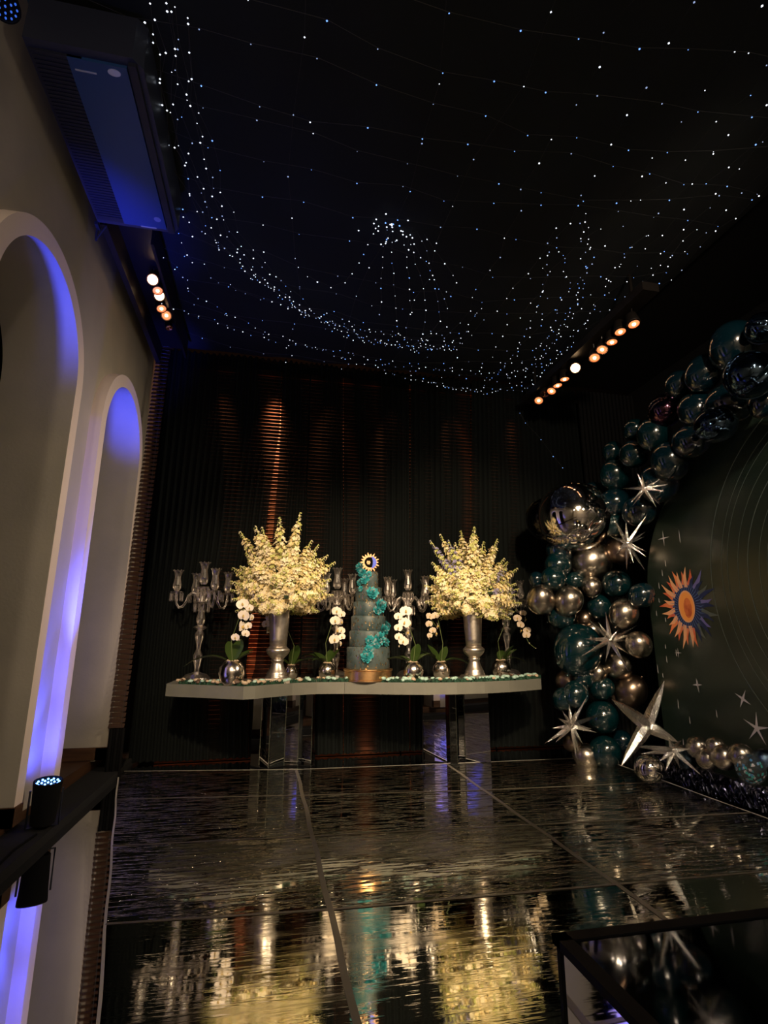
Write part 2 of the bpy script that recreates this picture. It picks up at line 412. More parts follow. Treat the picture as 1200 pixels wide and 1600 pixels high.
tag(b.build('drape_tail', M_black, None, True), 'gathered black drape tail under the narrow brown blind', 'drape')
for i, (xa, xb, lb) in enumerate([(-.95, .30, 'behind the curtain over the left bouquet'), (.32, 1.30, 'behind the curtain over the cake'),
                              (1.32, 2.30, 'behind the curtain over the right bouquet'), (2.32, 3.45, 'behind the curtain by the balloon column')]):
    blind('wooden_blind', xa, xb, 5.46, .0, 3.86, .040, 'wide brown wooden blind '+lb, False)

# ---------------- pleated voile curtain panels
def xcol(px, z, Y=5.24):
    y = 900
    for _ in range(8):
        P = atY(px, y, Y); y += (P.z-z)/mpp(P)
    return P.x
slitL = [(0, 388), (.69, 388), (.7, 383), (1.2, 392), (2.0, 414), (2.6, 425), (3.15, 437), (3.9, 441)]
slitR = [(0, 388.3), (.69, 388.3), (.7, 396), (1.2, 406), (2.0, 426), (2.6, 434), (3.15, 438.5), (3.9, 441)]
def interp(tab, z):
    for (a, p), (c, q) in zip(tab[:-1], tab[1:]):
        if a <= z <= c: return p+(q-p)*(z-a)/(c-a)
    return tab[-1][1]
def col(px): return lambda z: xcol(px(z) if callable(px) else px, z)
SHEER = [(425, 11, .35), (412, 7, .2), (488, 14, .30), (540, 7, .32), (548, 5, .25), (587, 6, .35), (358, 9, .12), (660, 5, .12), (691, 5, .15),
         (725, 10, .55), (765, 5, .2), (795, 6, .2), (345, 4, .12), (640, 3, .12), (575, 10, .15)]
def sheer(px, z):
    if z < .72: return .7*math.exp(-((px-572)/12)**2)+.05*math.exp(-((px-335)/10)**2)+.008
    s = .010
    px2 = px+8*sin(z*2)
    for c, w, a in SHEER: s += .42*a*math.exp(-((px2-c-(4*(z-2)))/w)**2)
    return min(.75, s)
CURT = [(238, lambda z: interp(slitL, z), 'leftmost black voile curtain panel, beside the narrow blind'),
        (lambda z: interp(slitR, z), 536, 'black voile curtain panel right of the bright slit'),
        (537, 640, 'black voile curtain panel behind the cake'),
        (641, 735, 'black voile curtain panel left of the right bouquet'),
        (736, 872, 'rightmost black voile curtain panel, next to the balloon column')]
for ci, (pa, pb, lb) in enumerate(CURT):
    nz = 26; zs = [3.90*j/nz+.02 for j in range(nz+1)]
    fa, fb = col(pa), col(pb)
    if ci == 0: fa = lambda z: -1.12
    if ci == 4: fb = lambda z: 3.42
    w = fb(2)-fa(2); npl = max(6, int(w/.055)); nx = npl*6
    b = MB(); vs = []; sh = []
    ph = [rnd.uniform(.7, 1.3) for _ in range(npl+1)]
    for z in zs:
        xa, xb = fa(z), fb(z)
        for i in range(nx+1):
            u = i/nx; x = xa+(xb-xa)*u; am = .028*ph[int(u*npl) if u < 1 else npl-1]
            y = 5.24+am*sin(2*pi*u*npl)+.012*sin(u*9+z*1.3)
            vs.append((x, y, z))
            P = Vector((x, y, z))-C0; sh.append(sheer(600+FPX*P.dot(R)/P.dot(F), z))
    b.add(vs, [(j*(nx+1)+i, j*(nx+1)+i+1, (j+1)*(nx+1)+i+1, (j+1)*(nx+1)+i) for j in range(nz) for i in range(nx)])
    o = b.build('curtain_panel', M_voile, None, True, auto=None); at = o.data.attributes.new('sheer', 'FLOAT', 'POINT')
    at.data.foreach_set('value', sh); tag(o, lb, 'curtain', 'voile curtain panels on the back wall')
b = MB()
for i in range(30):
    x = 3.44+i*.025; b.tube([(x, 5.2+.03*(i % 2), 0.02), (x, 5.2+.03*(i % 2), 3.9)], .02, 5)
tag(b.build('side_curtain', M_black, None, True), 'plain black drape in the dark corner behind the balloons', 'curtain')

# ---------------- rippled mirror dance floor
XS = [(-1.13, -.41), (.27, .285), (1.535, 1.505), (2.96, 2.90)]
yrow = [(4.99, 4.76, 4.71, 4.68), (4.15, 3.99, 3.86, 3.80), (3.26, 3.19, 3.12, 3.05), (2.43, 2.37, 2.34, 2.30), (1.62, 1.58, 1.56, 1.52), (.8, .78, .76, .75)]
def xat(k, y): a, c = XS[k]; return a+(c-a)*(4.99-y)/(4.99-1.88)
dance = thing('dance_floor', (.9, 3.2, 0), 'square dance floor of rippled mirror tiles with taped seams', 'dance floor')
inv = Vector((.9, 3.2, 0))
for r in range(5):
    for k in range(3):
        c = [(xat(k, yrow[r][k]), yrow[r][k]), (xat(k+1, yrow[r][k+1]), yrow[r][k+1]), (xat(k+1, yrow[r+1][k+1]), yrow[r+1][k+1]), (xat(k, yrow[r+1][k]), yrow[r+1][k])]
        g = .003; cx = sum(p[0] for p in c)/4; cy = sum(p[1] for p in c)/4
        c = [(x+(g if x < cx else -g)-inv.x, y+(g if y < cy else -g)-inv.y) for x, y in c][::-1]
        b = MB(); b.prism(c, 0.001, .008+.0006*((r+k) % 2)); b.build('mirror_tile', M_tile if r < 3 else M_tile2, dance)
M_tape = mat('clear_tape', (.24, .21, .17), .25, .3, bump=((40, 40, 1), .3, .002, 3))
def strip(pts, w, z=.0095):
    b = MB(); vs = []
    for i, p in enumerate(pts):
        p = Vector((*p, 0)); q = Vector((*pts[min(i+1, len(pts)-1)], 0)); o_ = Vector((*pts[max(i-1, 0)], 0)); d = (q-o_).normalized()
        n = Vector((-d.y, d.x, 0))*w/2
        for s_ in (n, -n): vs.append((p.x+s_.x-inv.x, p.y+s_.y-inv.y, z))
    b.add(vs, [(2*i, 2*i+1, 2*i+3, 2*i+2) for i in range(len(pts)-1)]); return b
for k in (1, 2): strip([(xat(k, y)+.004*sin(y*9), y) for y in [4.74-i*.2 for i in range(20)]], .024).build('seam_tape', M_tape, dance)
for k in (0, 3): strip([(xat(k, y)+.003*sin(y*7), y) for y in [(4.98 if k == 0 else 4.68)-i*.2 for i in range(20)]], .010, .0098).build('edge_tape', mat('pale_edge', (.62, .58, .52), .4), dance)
for r in range(0, 5):
    strip([(xat(k, yrow[r][k]), yrow[r][k]) for k in range(4)], .012 if r == 0 else .016, .0100).build('seam_tape', M_tape if r else mat('pale_edge', (.6, .58, .52), .4), dance)
# dusty film lying on the tiles
def film(name, pts, label):
    b = MB(); vs = []
    for i in range(len(pts)):
        (x0, y0), (x1, y1) = pts[i]
        A = atz(x0, y0, .012); B = atz(x1, y1, .012)
        for t in range(5): P = A.lerp(B, t/4); vs.append((P.x, P.y, .0125+.006*abs(sin(i*1.1+t*.9))))
    b.add(vs, [(i*5+t, i*5+t+1, (i+1)*5+t+1, (i+1)*5+t) for i in range(len(pts)-1) for t in range(4)])
    tag(b.build(name, M_film, None, True), label, 'film')
film('plastic_film', [((700, 1386), (690, 1392)), ((735, 1378), (728, 1404)), ((765, 1390), (742, 1425)), ((795, 1408), (770, 1434)), ((822, 1430), (815, 1438))], 'crumpled scrap of clear film on the tiles before the right bouquet')
film('dust_smear', [((395, 1352), (400, 1360)), ((440, 1326), (445, 1352)), ((500, 1310), (505, 1340)), ((570, 1306), (572, 1336)), ((650, 1308), (655, 1340)), ((720, 1322), (715, 1345)), ((770, 1332), (770, 1340))], 'pale dusty film smear across the tiles before the cake')

# ---------------- air conditioning unit under the ceiling
ac = thing('air_conditioner', (-.93, 2.585, 3.56), 'dark blue-lit ceiling air conditioner above the near arch', 'air conditioner')
b = MB(); b.prism([(-.245, -.54), (.20, -.54), (.24, -.50), (.24, .50), (.20, .54), (-.245, .54)], .012, .25)
b.build('shell', M_acbody, ac)
b = MB(); b.box((-.235, -.50, 0), (-.02, .50, .012)); b.build('intake_grille', M_plastic, ac)
b = MB()
for i in range(48): b.box((-.225, -.48+i*.02, -.004), (-.03, -.474+i*.02, .001))
tag(b.build('grille_bars', M_plastic, ac), kind='stuff')
b = MB(); b.box((-.08, -.50, -.0045), (.17, .50, .0115)); b.build('bottom_panel', mat('panel_blue', (.02, .07, .20), .35), ac)
b = MB(); b.box((.18, -.52, -.012), (.215, .52, .011)); b.build('louvre', M_plastic, ac)
b = MB(); b.lathe([(.028, -.008), (.028, .002)], 20, Matrix.Translation((.11, -.47, 0)) @ Matrix.Diagonal((1, .6, 1, 1))); b.build('badge', M_chromebadge, ac)
b = MB(); b.lathe([(.02, -.007), (.02, .002)], 16, Matrix.Translation((.13, .42, 0))); b.build('badge', mat('badge_dim', (.2, .25, .4), .4), ac)
b = MB(); b.box((-.06, -.452, -.007), (.03, -.445, .002)); b.box((.02, .495, -.007), (.11, .503, .002)); b.build('status_strip', M_chromebadge, ac)
b = MB(); b.box((-.265, .545, .0), (-.245, .60, .02)); b.box((-.265, .585, -.08), (-.255, .60, .02)); b.tube([(-.26, .59, -.08), (-.20, .56, .01)], .005, 5)
b.build('bracket', M_plastic, ac)

# ---------------- lamp rails with pin spots
def pinspot(P, aimv, hot, label, group, r=.045, power=0, off=False, top=3.6):
    t = thing('pin_spot', P, label, 'spotlight', group); q = aim(aimv)
    b = MB(); b.lathe([(r*.35, -.11), (r*.8, -.09), (r*1.0, -.03), (r*1.08, 0), (r*1.0, .004)], 20); o = b.build('lamp_can', M_lampbody, t, True); o.rotation_mode = 'QUATERNION'; o.rotation_quaternion = q
    b = MB(); b.lathe([(r*1.0, .004), (r*1.02, .012), (r*.86, .012), (r*.84, .004)], 20); o = b.build('lamp_rim', M_lampring, t, True); o.rotation_mode = 'QUATERNION'; o.rotation_quaternion = q
    b = MB(); b.lathe([(.0, .010), (r*.5, .009), (r*.86, .005)], 20); o = b.build('lens', M_lampring if off else (M_lamphot if hot else M_lampdim), t, True); o.rotation_mode = 'QUATERNION'; o.rotation_quaternion = q
    b = MB(); b.lathe([(.0, .012), (r*.25, .018), (r*.3, .011)], 12); o = b.build('lamp_cap', M_lampring if off else M_lamphot, t, True); o.rotation_mode = 'QUATERNION'; o.rotation_quaternion = q
    b = MB(); b.tube([Vector(aimv).normalized()*-.06, Vector((0, 0, max(.05, top-P.z)))], .006, 5); b.build('yoke', M_lampbody, t)
    if power:
        s = spot('pin_beam', Vector(P)+Vector(aimv).normalized()*.03, Vector(P)+Vector(aimv), power, (1, .6, .3), 50, .8, .03)
    return t
tag(MB().box((2.60, 3.0, 3.57), (2.74, 5.0, 3.64)).box((2.66, 3.2, 3.63), (2.68, 3.22, 3.985)).box((2.66, 4.8, 3.63), (2.68, 4.82, 3.985)).build('lamp_rail', M_lampbody), 'black ceiling rail carrying the right-hand row of pin spots', 'rail')
RL = [(842, 625, 'nearest the back curtain', 0), (851, 615, 'switched off, second from the back curtain', 0), (862, 610, 'third from the back curtain', 0), (871, 601, 'fourth from the back curtain', 0),
      (882, 591, 'just behind the glaring one', 0), (899, 575, 'glaring straight at the viewer', 1), (929, 558, 'just in front of the glaring one', 0), (941, 545, 'fourth from the front end', 0),
      (956, 533, 'third from the front end', 0), (969, 517, 'second from the front end', 0), (990, 505, 'at the front end', 0)]
for i, (px, py, lb, hot) in enumerate(RL):
    P = atX(px, py, 2.67); d = (C0-P) if hot else Vector((rnd.uniform(-.5, .1), -.25+rnd.uniform(-.2, .2), -1))
    if i in (0,): d = Vector((-.5, -.5, -1))
    pinspot(P, d.normalized(), hot, 'pin spot in the right rail, '+lb, 'pin spots on the right rail', .048, 8 if hot else 0, off=(i == 1))
b = MB(); b.box((-1.17, 3.2, 3.80), (-.93, 5.0, 3.88)); b.box((-1.19, 3.2, 3.62), (-1.15, 5.0, 3.80)); b.box((-.93, 3.4, 3.68), (-.91, 4.95, 3.88))
tag(b.build('lamp_rail', M_lampbody), 'black boxed rail carrying the left-hand pin spots above the arches', 'rail')
LL = [(238.5, 437, 'nearest the viewer, glaring', 1), (246, 453, 'second from the front, seen edge on', 0), (249, 462, 'third from the front, glaring', 1), (252, 481, 'fourth from the front, turned down', 0), (260, 493, 'fifth from the front, glowing orange', 0), (264, 511, 'farthest, almost dark', 0)]
for i, (px, py, lb, hot) in enumerate(LL):
    P = atX(px, py, -1.0); d = (C0-P).normalized() if (hot or i == 4) else Vector((.3, -.3, -1))
    pinspot(P, d, hot, 'pin spot in the left rail, '+lb, 'pin spots on the left rail', .042 if i < 5 else .03, 10 if hot else 0, off=(i == 5), top=3.82)

# ---------------- par cans with blue diodes
def par_can(P, d, label, r=.10, leds=True, dp_=.16, M_ledb=M_ledb):
    t = thing('par_can', P, label, 'stage light'); q = aim(d)
    def put(b, n, mt, sm=True):
        o = b.build(n, mt, t, sm); o.rotation_mode = 'QUATERNION'; o.rotation_quaternion = q; return o
    put(MB().lathe([(r*.5, -dp_), (r*.85, -dp_*.9), (r*.95, -.04), (r, 0), (r, .015), (r*.9, .015), (r*.9, .0)], 28), 'housing', M_black)
    if leds:
        for a, n in ((0, 1), (.42, 6), (.74, 12)):
            for k in range(n): put(MB().lathe([(r*.075, .002), (r*.07, .008), (0, .011)], 8, Matrix.Translation((r*a*cos(2*pi*k/n), r*a*sin(2*pi*k/n), 0))), 'diode', M_ledb)
    b = MB(); b.tube([(r*1.08, 0, -.03), (r*1.08, 0, -dp_), (-r*1.08, 0, -dp_), (-r*1.08, 0, -.03)], .006, 6); put(b, 'yoke', M_plastic)
    return t
PP = atX(75, 1224, -1.13)
par_can(PP, (.05, -.14, 1), 'blue lit par can standing at the foot of the pier between the arches', .07, dp_=max(.08, PP.z-.055))
b = MB(); b.tube([(-1.12, PP.y-.10, .06), (-1.14, PP.y-.3, .056), (-1.11, PP.y-.7, .056), (-1.15, PP.y-1.2, .056)], .006, 6)
tag(b.build('power_cable', M_black, None, True), 'black power cable trailing from the blue par can', 'cable')
PT = atX(22, 12, -1.05)
par_can(Vector((-1.08, PT.y, PT.z)), (.35, -.3, -1), 'blue par can hung in the top left corner above the air conditioner', .05, M_ledb=mat('dim_blue_led', (.05, .1, .6), .3, emit=.5, ecol=(.05, .2, 1)))

# ---------------- twinkling string lights
cnt = 0
ORD = 'first second third fourth fifth sixth seventh eighth ninth tenth eleventh twelfth thirteenth fourteenth fifteenth sixteenth'.split()
def light_string(pts, step, mix, label, group, r=.0062, jit=.01):
    """pts: world polyline; mix: weights of (white, blue, faint)"""
    pts = [Vector(p) for p in pts]; fine = []
    for a, c in zip(pts[:-1], pts[1:]):
        n = max(1, int((c-a).length/step))
        for i in range(n): fine.append(a.lerp(c, i/n))
    fine.append(pts[-1]); base = fine[0]
    fine = [p+Vector((rnd.uniform(-jit, jit), rnd.uniform(-jit, jit), rnd.uniform(-jit, jit)*.5)) for p in fine]
    t = thing('light_string', base, label, 'string light', group)
    b = MB(); b.tube([p-base for p in fine], .0012, 3); b.build('wire', M_wire, t)
    b = MB()
    for p in fine:
        k = rnd.random(); b.cur = 0 if k < mix[0] else (1 if k < mix[0]+mix[1] else 2)
        b.octa(p-base-Vector((0, 0, .008)), r*rnd.uniform(.5, 1.0))
    tag(b.build('bulbs', [M_bw, M_bb, M_bd], t), kind='stuff')
GX = 'light strings crossing the ceiling'
for ky, py in enumerate((-50, 50, 118, 178, 225, 265, 323, 375, 420, 452, 483, 512, 540, 562)):
    y0 = atz(600, py, 3.78).y; sag = .03+.04*max(0, y0-2.5); pts = []
    for i in range(15):
        x = -1.05+(4.0)*i/14; u = i/14; pts.append((x, y0+.05*sin(x*2+py), canopy(x, y0)-.02-sag*4*u*(1-u)))
    light_string(pts, .17, (.12, .55, .33), ORD[13-ky]+' string of mostly blue lights across the ceiling, counted from the back curtain', GX, .0052, .03)
GY = 'light strings running to the back'
for k, x0 in enumerate((.05, .62, 1.05, 1.42, 1.72, 1.98, 2.2, 2.4, 2.55, 2.68, 2.8, 2.9)):
    pts = []
    for i in range(12):
        y = 1.2+3.9*i/11; u = i/11; x = x0+.05*sin(y*2+x0*5); pts.append((x, y, canopy(x, y)-.02-.05*4*u*(1-u)))
    light_string(pts, .20 if k < 3 else .15, (.6, .1, .3), ORD[k]+' front-to-back string of white lights, counted from the left of the ceiling', GY, .006, .04)
GL = 'dense white lights along the left of the ceiling'
def pxstring(pix, z, dz=0):
    return [atz(x, y, z+dz*i/(len(pix)-1)) for i, (x, y) in enumerate(pix)]
base_l = [(262, 20), (268, 120), (278, 220), (300, 300), (335, 370), (395, 430), (470, 488), (560, 530), (640, 548), (700, 545)]
for k in range(9):
    ox = -22+k*6.5; pix = [(x+ox+rnd.uniform(-7, 7)+(k-4)*4*sin(i*.6), y-abs(ox)*.15*i/3+rnd.uniform(-6, 6)+(k-4)*2.5*(i > 4)) for i, (x, y) in enumerate(base_l)]
    light_string(pxstring(pix, 3.78, -.1), .10 if k % 2 else .13, (.66, .14, .2), ORD[k]+' of the dense white strings hugging the left ceiling edge, outermost first', GL, .0062, .03)
GB = 'light swags at the back of the ceiling'
sw = [[(262, 400), (300, 455), (370, 500), (450, 530), (540, 560), (640, 590), (700, 605), (760, 612), (820, 600)],
      [(250, 470), (330, 500), (420, 532), (520, 545), (620, 570), (700, 575), (790, 585), (850, 570)],
      [(280, 380), (340, 440), (420, 470), (520, 505), (600, 520), (680, 540), (730, 520), (748, 480)],
      [(660, 590), (700, 604), (760, 612), (815, 610), (860, 590), (900, 560)], [(690, 598), (680, 600), (695, 604), (735, 608), (780, 606)],
      [(820, 605), (850, 580), (890, 540), (930, 480), (960, 420), (1000, 370)], [(800, 590), (840, 560), (880, 520), (905, 460), (915, 400), (920, 330)],
      [(835, 612), (870, 575), (900, 545), (950, 500), (1000, 450), (1050, 390), (1085, 360)], [(840, 540), (870, 500), (885, 450), (880, 390)],
      [(900, 350), (925, 400), (900, 470), (870, 520), (840, 570)], [(760, 600), (800, 560), (830, 500), (850, 440), (862, 360)]]
SWL = ['making the lowest loop under the left lamps', 'crossing just above the curtain top on the left and middle', 'from the left band curling up beside the middle bunch', 'sagging lowest over the cake side of the curtain',
       'knotted short at the lowest point above the curtain', 'climbing steeply beside the right rail', 'rising left of the right rail to mid ceiling', 'running closest along the right rail', 'short and steep, just left of the glaring right lamp', 'curving in a bracket left of the right rail', 'slanting up from the lowest loop']
for ks, pix in enumerate(sw):
    light_string(pxstring(pix, 3.72), .075, (.55, .2, .25), 'thin swag of small lights '+SWL[ks], GB, .0058, .03)
# centre bunch with hanging strands
cen = atY(622, 352, 3.0); t = thing('light_cluster', cen, 'tight bunch of white lights hanging at the middle of the ceiling', 'string light')
b = MB()
for i in range(60):
    b.cur = 0 if rnd.random() < .8 else 1
    b.octa((rnd.gauss(0, .10), rnd.gauss(0, .07), rnd.gauss(0, .055)), .0065)
tag(b.build('bulbs', [M_bw, M_bb], t), kind='stuff')
b = MB()
for i in range(12): b.tube([(rnd.gauss(0, .08), rnd.gauss(0, .06), rnd.gauss(0, .04)) for _ in range(5)], .001, 3)
b.build('wire', M_wire, t)
for kp, pix in enumerate(([(592, 352), (575, 380), (560, 410), (540, 440), (515, 448), (480, 430)], [(604, 358), (600, 400), (596, 450), (594, 490)], [(615, 360), (612, 410), (618, 460), (620, 500), (622, 520)],
            [(630, 360), (634, 400), (640, 450), (643, 488), (641, 490)], [(640, 365), (650, 410), (662, 450), (666, 500), (660, 520)], [(650, 358), (668, 390), (676, 430), (684, 470), (688, 500), (672, 520), (645, 540)],
            [(655, 355), (680, 390), (708, 430), (712, 440), (706, 460)], [(645, 380), (672, 420), (700, 480), (697, 510), (665, 530)])):
    light_string([atY(x, y, 3.0) for x, y in pix], .075, (.75, .1, .15), 'white strand dangling from the middle ceiling bunch, '+['swept out to the left', 'leftmost of the straight ones', 'second of the straight ones', 'middle one, hanging lowest straight', 'just right of the middle', 'hooking back at its end', 'rightmost, short', 'slanting right in front of the hooked one'][kp], 'strands dangling from the bunch', .0058, .008)
light_string([atY(x, y, 5.05) for x, y in [(815, 625), (812, 645), (822, 660), (845, 685), (865, 712), (880, 730)]], .12, (.2, .5, .3), 'short blue light string trailing down the dark corner right of the curtain', 'trailing string in the corner', .008)

# ================================================================ DESSERT TABLE
ZT = .70
tl = on_table(260, 4.62).x; tr = on_table(848, 4.66).x
front = [(tl, 4.62), (-.165, 4.23), (-.08, 4.27), (.05, 4.38), (.2, 4.49), (.40, 4.55), (.62, 4.52)]
front2 = [(.62, 4.52), (.80, 4.46), (1.0, 4.38), (1.25, 4.31), (1.5, 4.29), (1.75, 4.32), (2.0, 4.39), (2.2, 4.48), (tr-.06, 4.58), (tr, 4.70), (tr-.01, 4.85), (tr-.12, 4.98), (tr-.3, 5.06)]
table = thing('dessert_table', (.6, 4.8, 0), 'long grey serpentine dessert table on two mirrored pedestals', 'table')
tinv = Vector((.6, 4.8))
def top(outl, name):
    o = [(x-tinv.x, y-tinv.y) for x, y in outl]; b = MB(); b.prism(o, ZT-.092, ZT)
    ob = b.build(name, M_top, table); return ob
top(front+[(.62, 5.12), (tl+.1, 5.12), (tl, 5.0)], 'tabletop_section')
top([(x+.002*(x == .62), y) for x, y in front2]+[(.622, 5.12)], 'tabletop_section')
def pedestal(pl, back):
    t = MB(); o = [(x-tinv.x, y-tinv.y) for x, y in pl+back]
    p = t.prism(o, .0, ZT-.093).build('pedestal', M_black, table)
    for (a, c) in zip(pl[:-1], pl[1:]):
        A = Vector((a[0]-tinv.x, a[1]-tinv.y, 0)); B = Vector((c[0]-tinv.x, c[1]-tinv.y, 0)); d = (B-A); n = Vector((d.y, -d.x, 0)).normalized()*.004
        b = MB(); g = d.normalized()*.0015
        vs = [A+g, B-g, B-g+n, A+g+n]; b.add([(*v.xy, .012) for v in vs]+[(*v.xy, ZT-.094) for v in vs], [(0, 3, 2, 1), (4, 5, 6, 7), (0, 1, 5, 4), (1, 2, 6, 5), (2, 3, 7, 6), (3, 0, 4, 7)])
        b.build('mirror_panel', M_mirror, p)
    for a in pl[1:-1]:
        b = MB(); b.box((a[0]-tinv.x-.002, a[1]-tinv.y-.007, .005), (a[0]-tinv.x+.002, a[1]-tinv.y-.003, ZT-.093)); b.build('edge_strip', M_edge, p)
    b = MB(); vs = [(x-tinv.x, y-tinv.y) for x, y in pl]
    for (a, c) in zip(vs[:-1], vs[1:]): b.tube([(a[0], a[1]-.006, .006), (c[0], c[1]-.006, .006)], .005, 4)
    b.build('foot_strip', M_black, p)
pedestal([(-.10, 4.99), (-.03, 4.91), (.045, 4.84), (.055, 4.87), (.175, 4.93), (.285, 4.90), (.29, 4.935), (.395, 4.868), (.43, 4.93)], [(.43, 5.06), (-.10, 5.06)])
pedestal([(1.385, 4.90), (1.55, 4.745), (1.565, 4.69), (1.625, 4.69), (1.64, 4.76), (1.70, 4.86), (1.73, 4.78), (1.915, 4.655)], [(1.93, 5.0), (1.4, 5.0)])

# moss strip, pebbles
def front_pt(s):
    pts = [Vector((*p, 0)) for p in front+front2[1:-2]]; L = [(b_-a_).length for a_, b_ in zip(pts[:-1], pts[1:])]; d = s*sum(L)
    for a_, b_, l in zip(pts[:-1], pts[1:], L):
        if d <= l: n = (b_-a_).normalized(); return a_+(b_-a_)*(d/l), Vector((-n.y, n.x, 0))
        d -= l
    return pts[-1], Vector((-1, 0, 0))
b = MB()
for i in range(2600):
    s = rnd.random()
    if s < .03: continue
    p, n = front_pt(s); d = .008+.10*rnd.random()**1.3; c = p+n*d; h = .012+.022*rnd.random()
    a = rnd.uniform(0, 6.28); w = rnd.uniform(.006, .013); dx, dy = cos(a)*w, sin(a)*w; tip = (c.x+rnd.uniform(-.012, .012), c.y+rnd.uniform(-.012, .012), ZT+h)
    b.add([(c.x-dx, c.y-dy, ZT+.001), (c.x+dx, c.y+dy, ZT+.001), (c.x+dx*.6, c.y+dy*.6, ZT+h*.8), tip], [(0, 1, 2), (0, 2, 3)])
tag(b.build('moss_border', M_moss), 'low dark green moss border along the front of the dessert table', 'moss', kind='stuff')
pm = []
for mt in (M_pebm, M_pebb, M_pebd):
    for k in range(3):
        b = MB(); sd = rnd.uniform(0, 9); b.sphere((0, 0, 0), (.022, .016, .011), 8, 5, lambda d: 1+.16*sin(d.x*4+sd)*cos(d.y*5+sd)); pm.append(b.mesh('pebble', mt, True))
for i in range(230):
    s = rnd.uniform(.02, .995); p, n = front_pt(s); dd = rnd.choice((.018, .03, .05, .09, .14, .2, .26))+rnd.uniform(-.01, .01)
    c = p+n*dd; back_ = dd > .12
    if c.y > 5.05: continue
    mid = s > .27
    k = (0 if (mid and rnd.random() < .78) else 1) if not back_ else rnd.choice((1, 2, 2))
    if not mid and not back_: k = rnd.choice((1, 1, 2, 0))
    z = ZT+(.012 if back_ else .024)
    o = inst('pebble', pm[k*3+rnd.randrange(3)], None, (c.x, c.y, z+rnd.uniform(-.003, .006)), (rnd.uniform(-.3, .3), rnd.uniform(-.3, .3), rnd.uniform(0, 3)), rnd.uniform(.8, 1.5))
    lab = ['pale mint pebble lying on the moss along the front of the dessert table', 'beige pebble scattered on the dessert table', 'dark brown pebble scattered on the dessert table'][k]
    tag(o, lab, 'pebble', ['mint pebbles', 'beige pebbles', 'brown pebbles'][k]+' on the table')

# ---------------- silver vases
def vase(P, label):
    t = thing('silver_vase', P, label, 'vase', 'tall silver vases')
    b = MB(); b.box((-.1, -.1, 0), (.1, .1, .03)); b.box((-.093, -.093, .03), (.093, .093, .037)); b.build('plinth', M_silver, t)
    b = MB(); b.lathe([(.088, .037), (.09, .045), (.084, .055), (.08, .062), (.082, .07), (.072, .085), (.058, .115), (.048, .145), (.045, .16), (.052, .168), (.052, .176), (.046, .184)], 40); b.build('foot', M_silver, t, True, auto=60)
    b = MB(); b.lathe([(.046, .184), (.062, .20), (.084, .222), (.095, .243), (.094, .258), (.078, .272), (.068, .28), (.070, .288)], 40); b.build('knop', M_silver, t, True, auto=60)
    b = MB(); b.lathe([(.060, .286), (.068, .29), (.071, .34), (.077, .43), (.083, .52), (.088, .60), (.094, .63), (.102, .642), (.099, .648), (.088, .635), (.082, .6), (.02, .58)], 40); b.build('cup', M_silver, t, True, auto=60)
    return t
VL = on_table(432, 4.56); VR = on_table(742, 4.60)
vase(VL, 'tall silver pedestal vase under the left bouquet'); vase(VR, 'tall silver pedestal vase under the right bouquet')

# ---------------- bouquets: flower spikes in a dome
def floret(b, c, n, r, nr=5):
    n = n.normalized(); a = n.orthogonal().normalized(); a = Quaternion(n, rnd.uniform(0, 6.3)) @ a; c2 = n.cross(a)
    for k in range(nr):
        t = 2*pi*k/nr; d = a*cos(t)+c2*sin(t); e = a*cos(t+pi/2)+c2*sin(t+pi/2)
        p0 = c; p1 = c+d*r*.6+e*r*.36+n*r*.25; p2 = c+d*r*1.0+n*r*.35*rnd.uniform(.3, 1.6); p3 = c+d*r*.6-e*r*.36+n*r*.25
        b.add([p0, p1, p2, p3], [(0, 1, 2, 3)])
def spike_mesh(kind, wide):
    """unit-length flower spike along +Z"""
    b = MB(); b.cur = 2; b.tube([(0, 0, 0), (.01, .0, .5), (0, .01, 1)], [.012, .01, .004], 4)
    n = 64
    for i in range(n):
        u = .34+.66*i/n; a = i*2.4; rr = wide*(1-((u-.34)/.66)**1.15)*rnd.uniform(.55, 1.2)+.006
        d = Vector((cos(a), sin(a), .35+u*.5)); c = Vector((cos(a)*rr, sin(a)*rr, u+rnd.uniform(-.01, .01)))
        k = rnd.random(); tip = u > .86
        b.cur = 2 if (tip and k < .6) or k < .14 else (0 if k < (.62 if kind == 0 else .45) else 1)
        if kind == 2: b.cur = 3 if k < .7 else 2
        floret(b, c, d, (.034 if not tip else .014)*rnd.uniform(.75, 1.1), 5)
    return b.mesh('flower_spike', M_fl)
SP = [spike_mesh(0, .07), spike_mesh(1, .085), spike_mesh(0, .06), spike_mesh(1, .075), spike_mesh(2, .06)]
def rose_mesh():
    b = MB()
    for k, (r, h) in enumerate(((.035, .0), (.028, .01), (.02, .018), (.012, .024))):
        b.cur = k % 2
        for i in range(6):
            a = 2*pi*i/6+k*.5; d = Vector((cos(a), sin(a), 0)); e = Vector((-sin(a), cos(a), 0))
            b.add([d*r*.3+Vector((0, 0, h)), d*r*.8+e*r*.5+Vector((0, 0, h+r*.3)), d*r*1.1+Vector((0, 0, h+r*.7)), d*r*.8-e*r*.5+Vector((0, 0, h+r*.3))], [(0, 1, 2, 3)])
    return b.mesh('blossom', M_fl)
ROSE = rose_mesh()
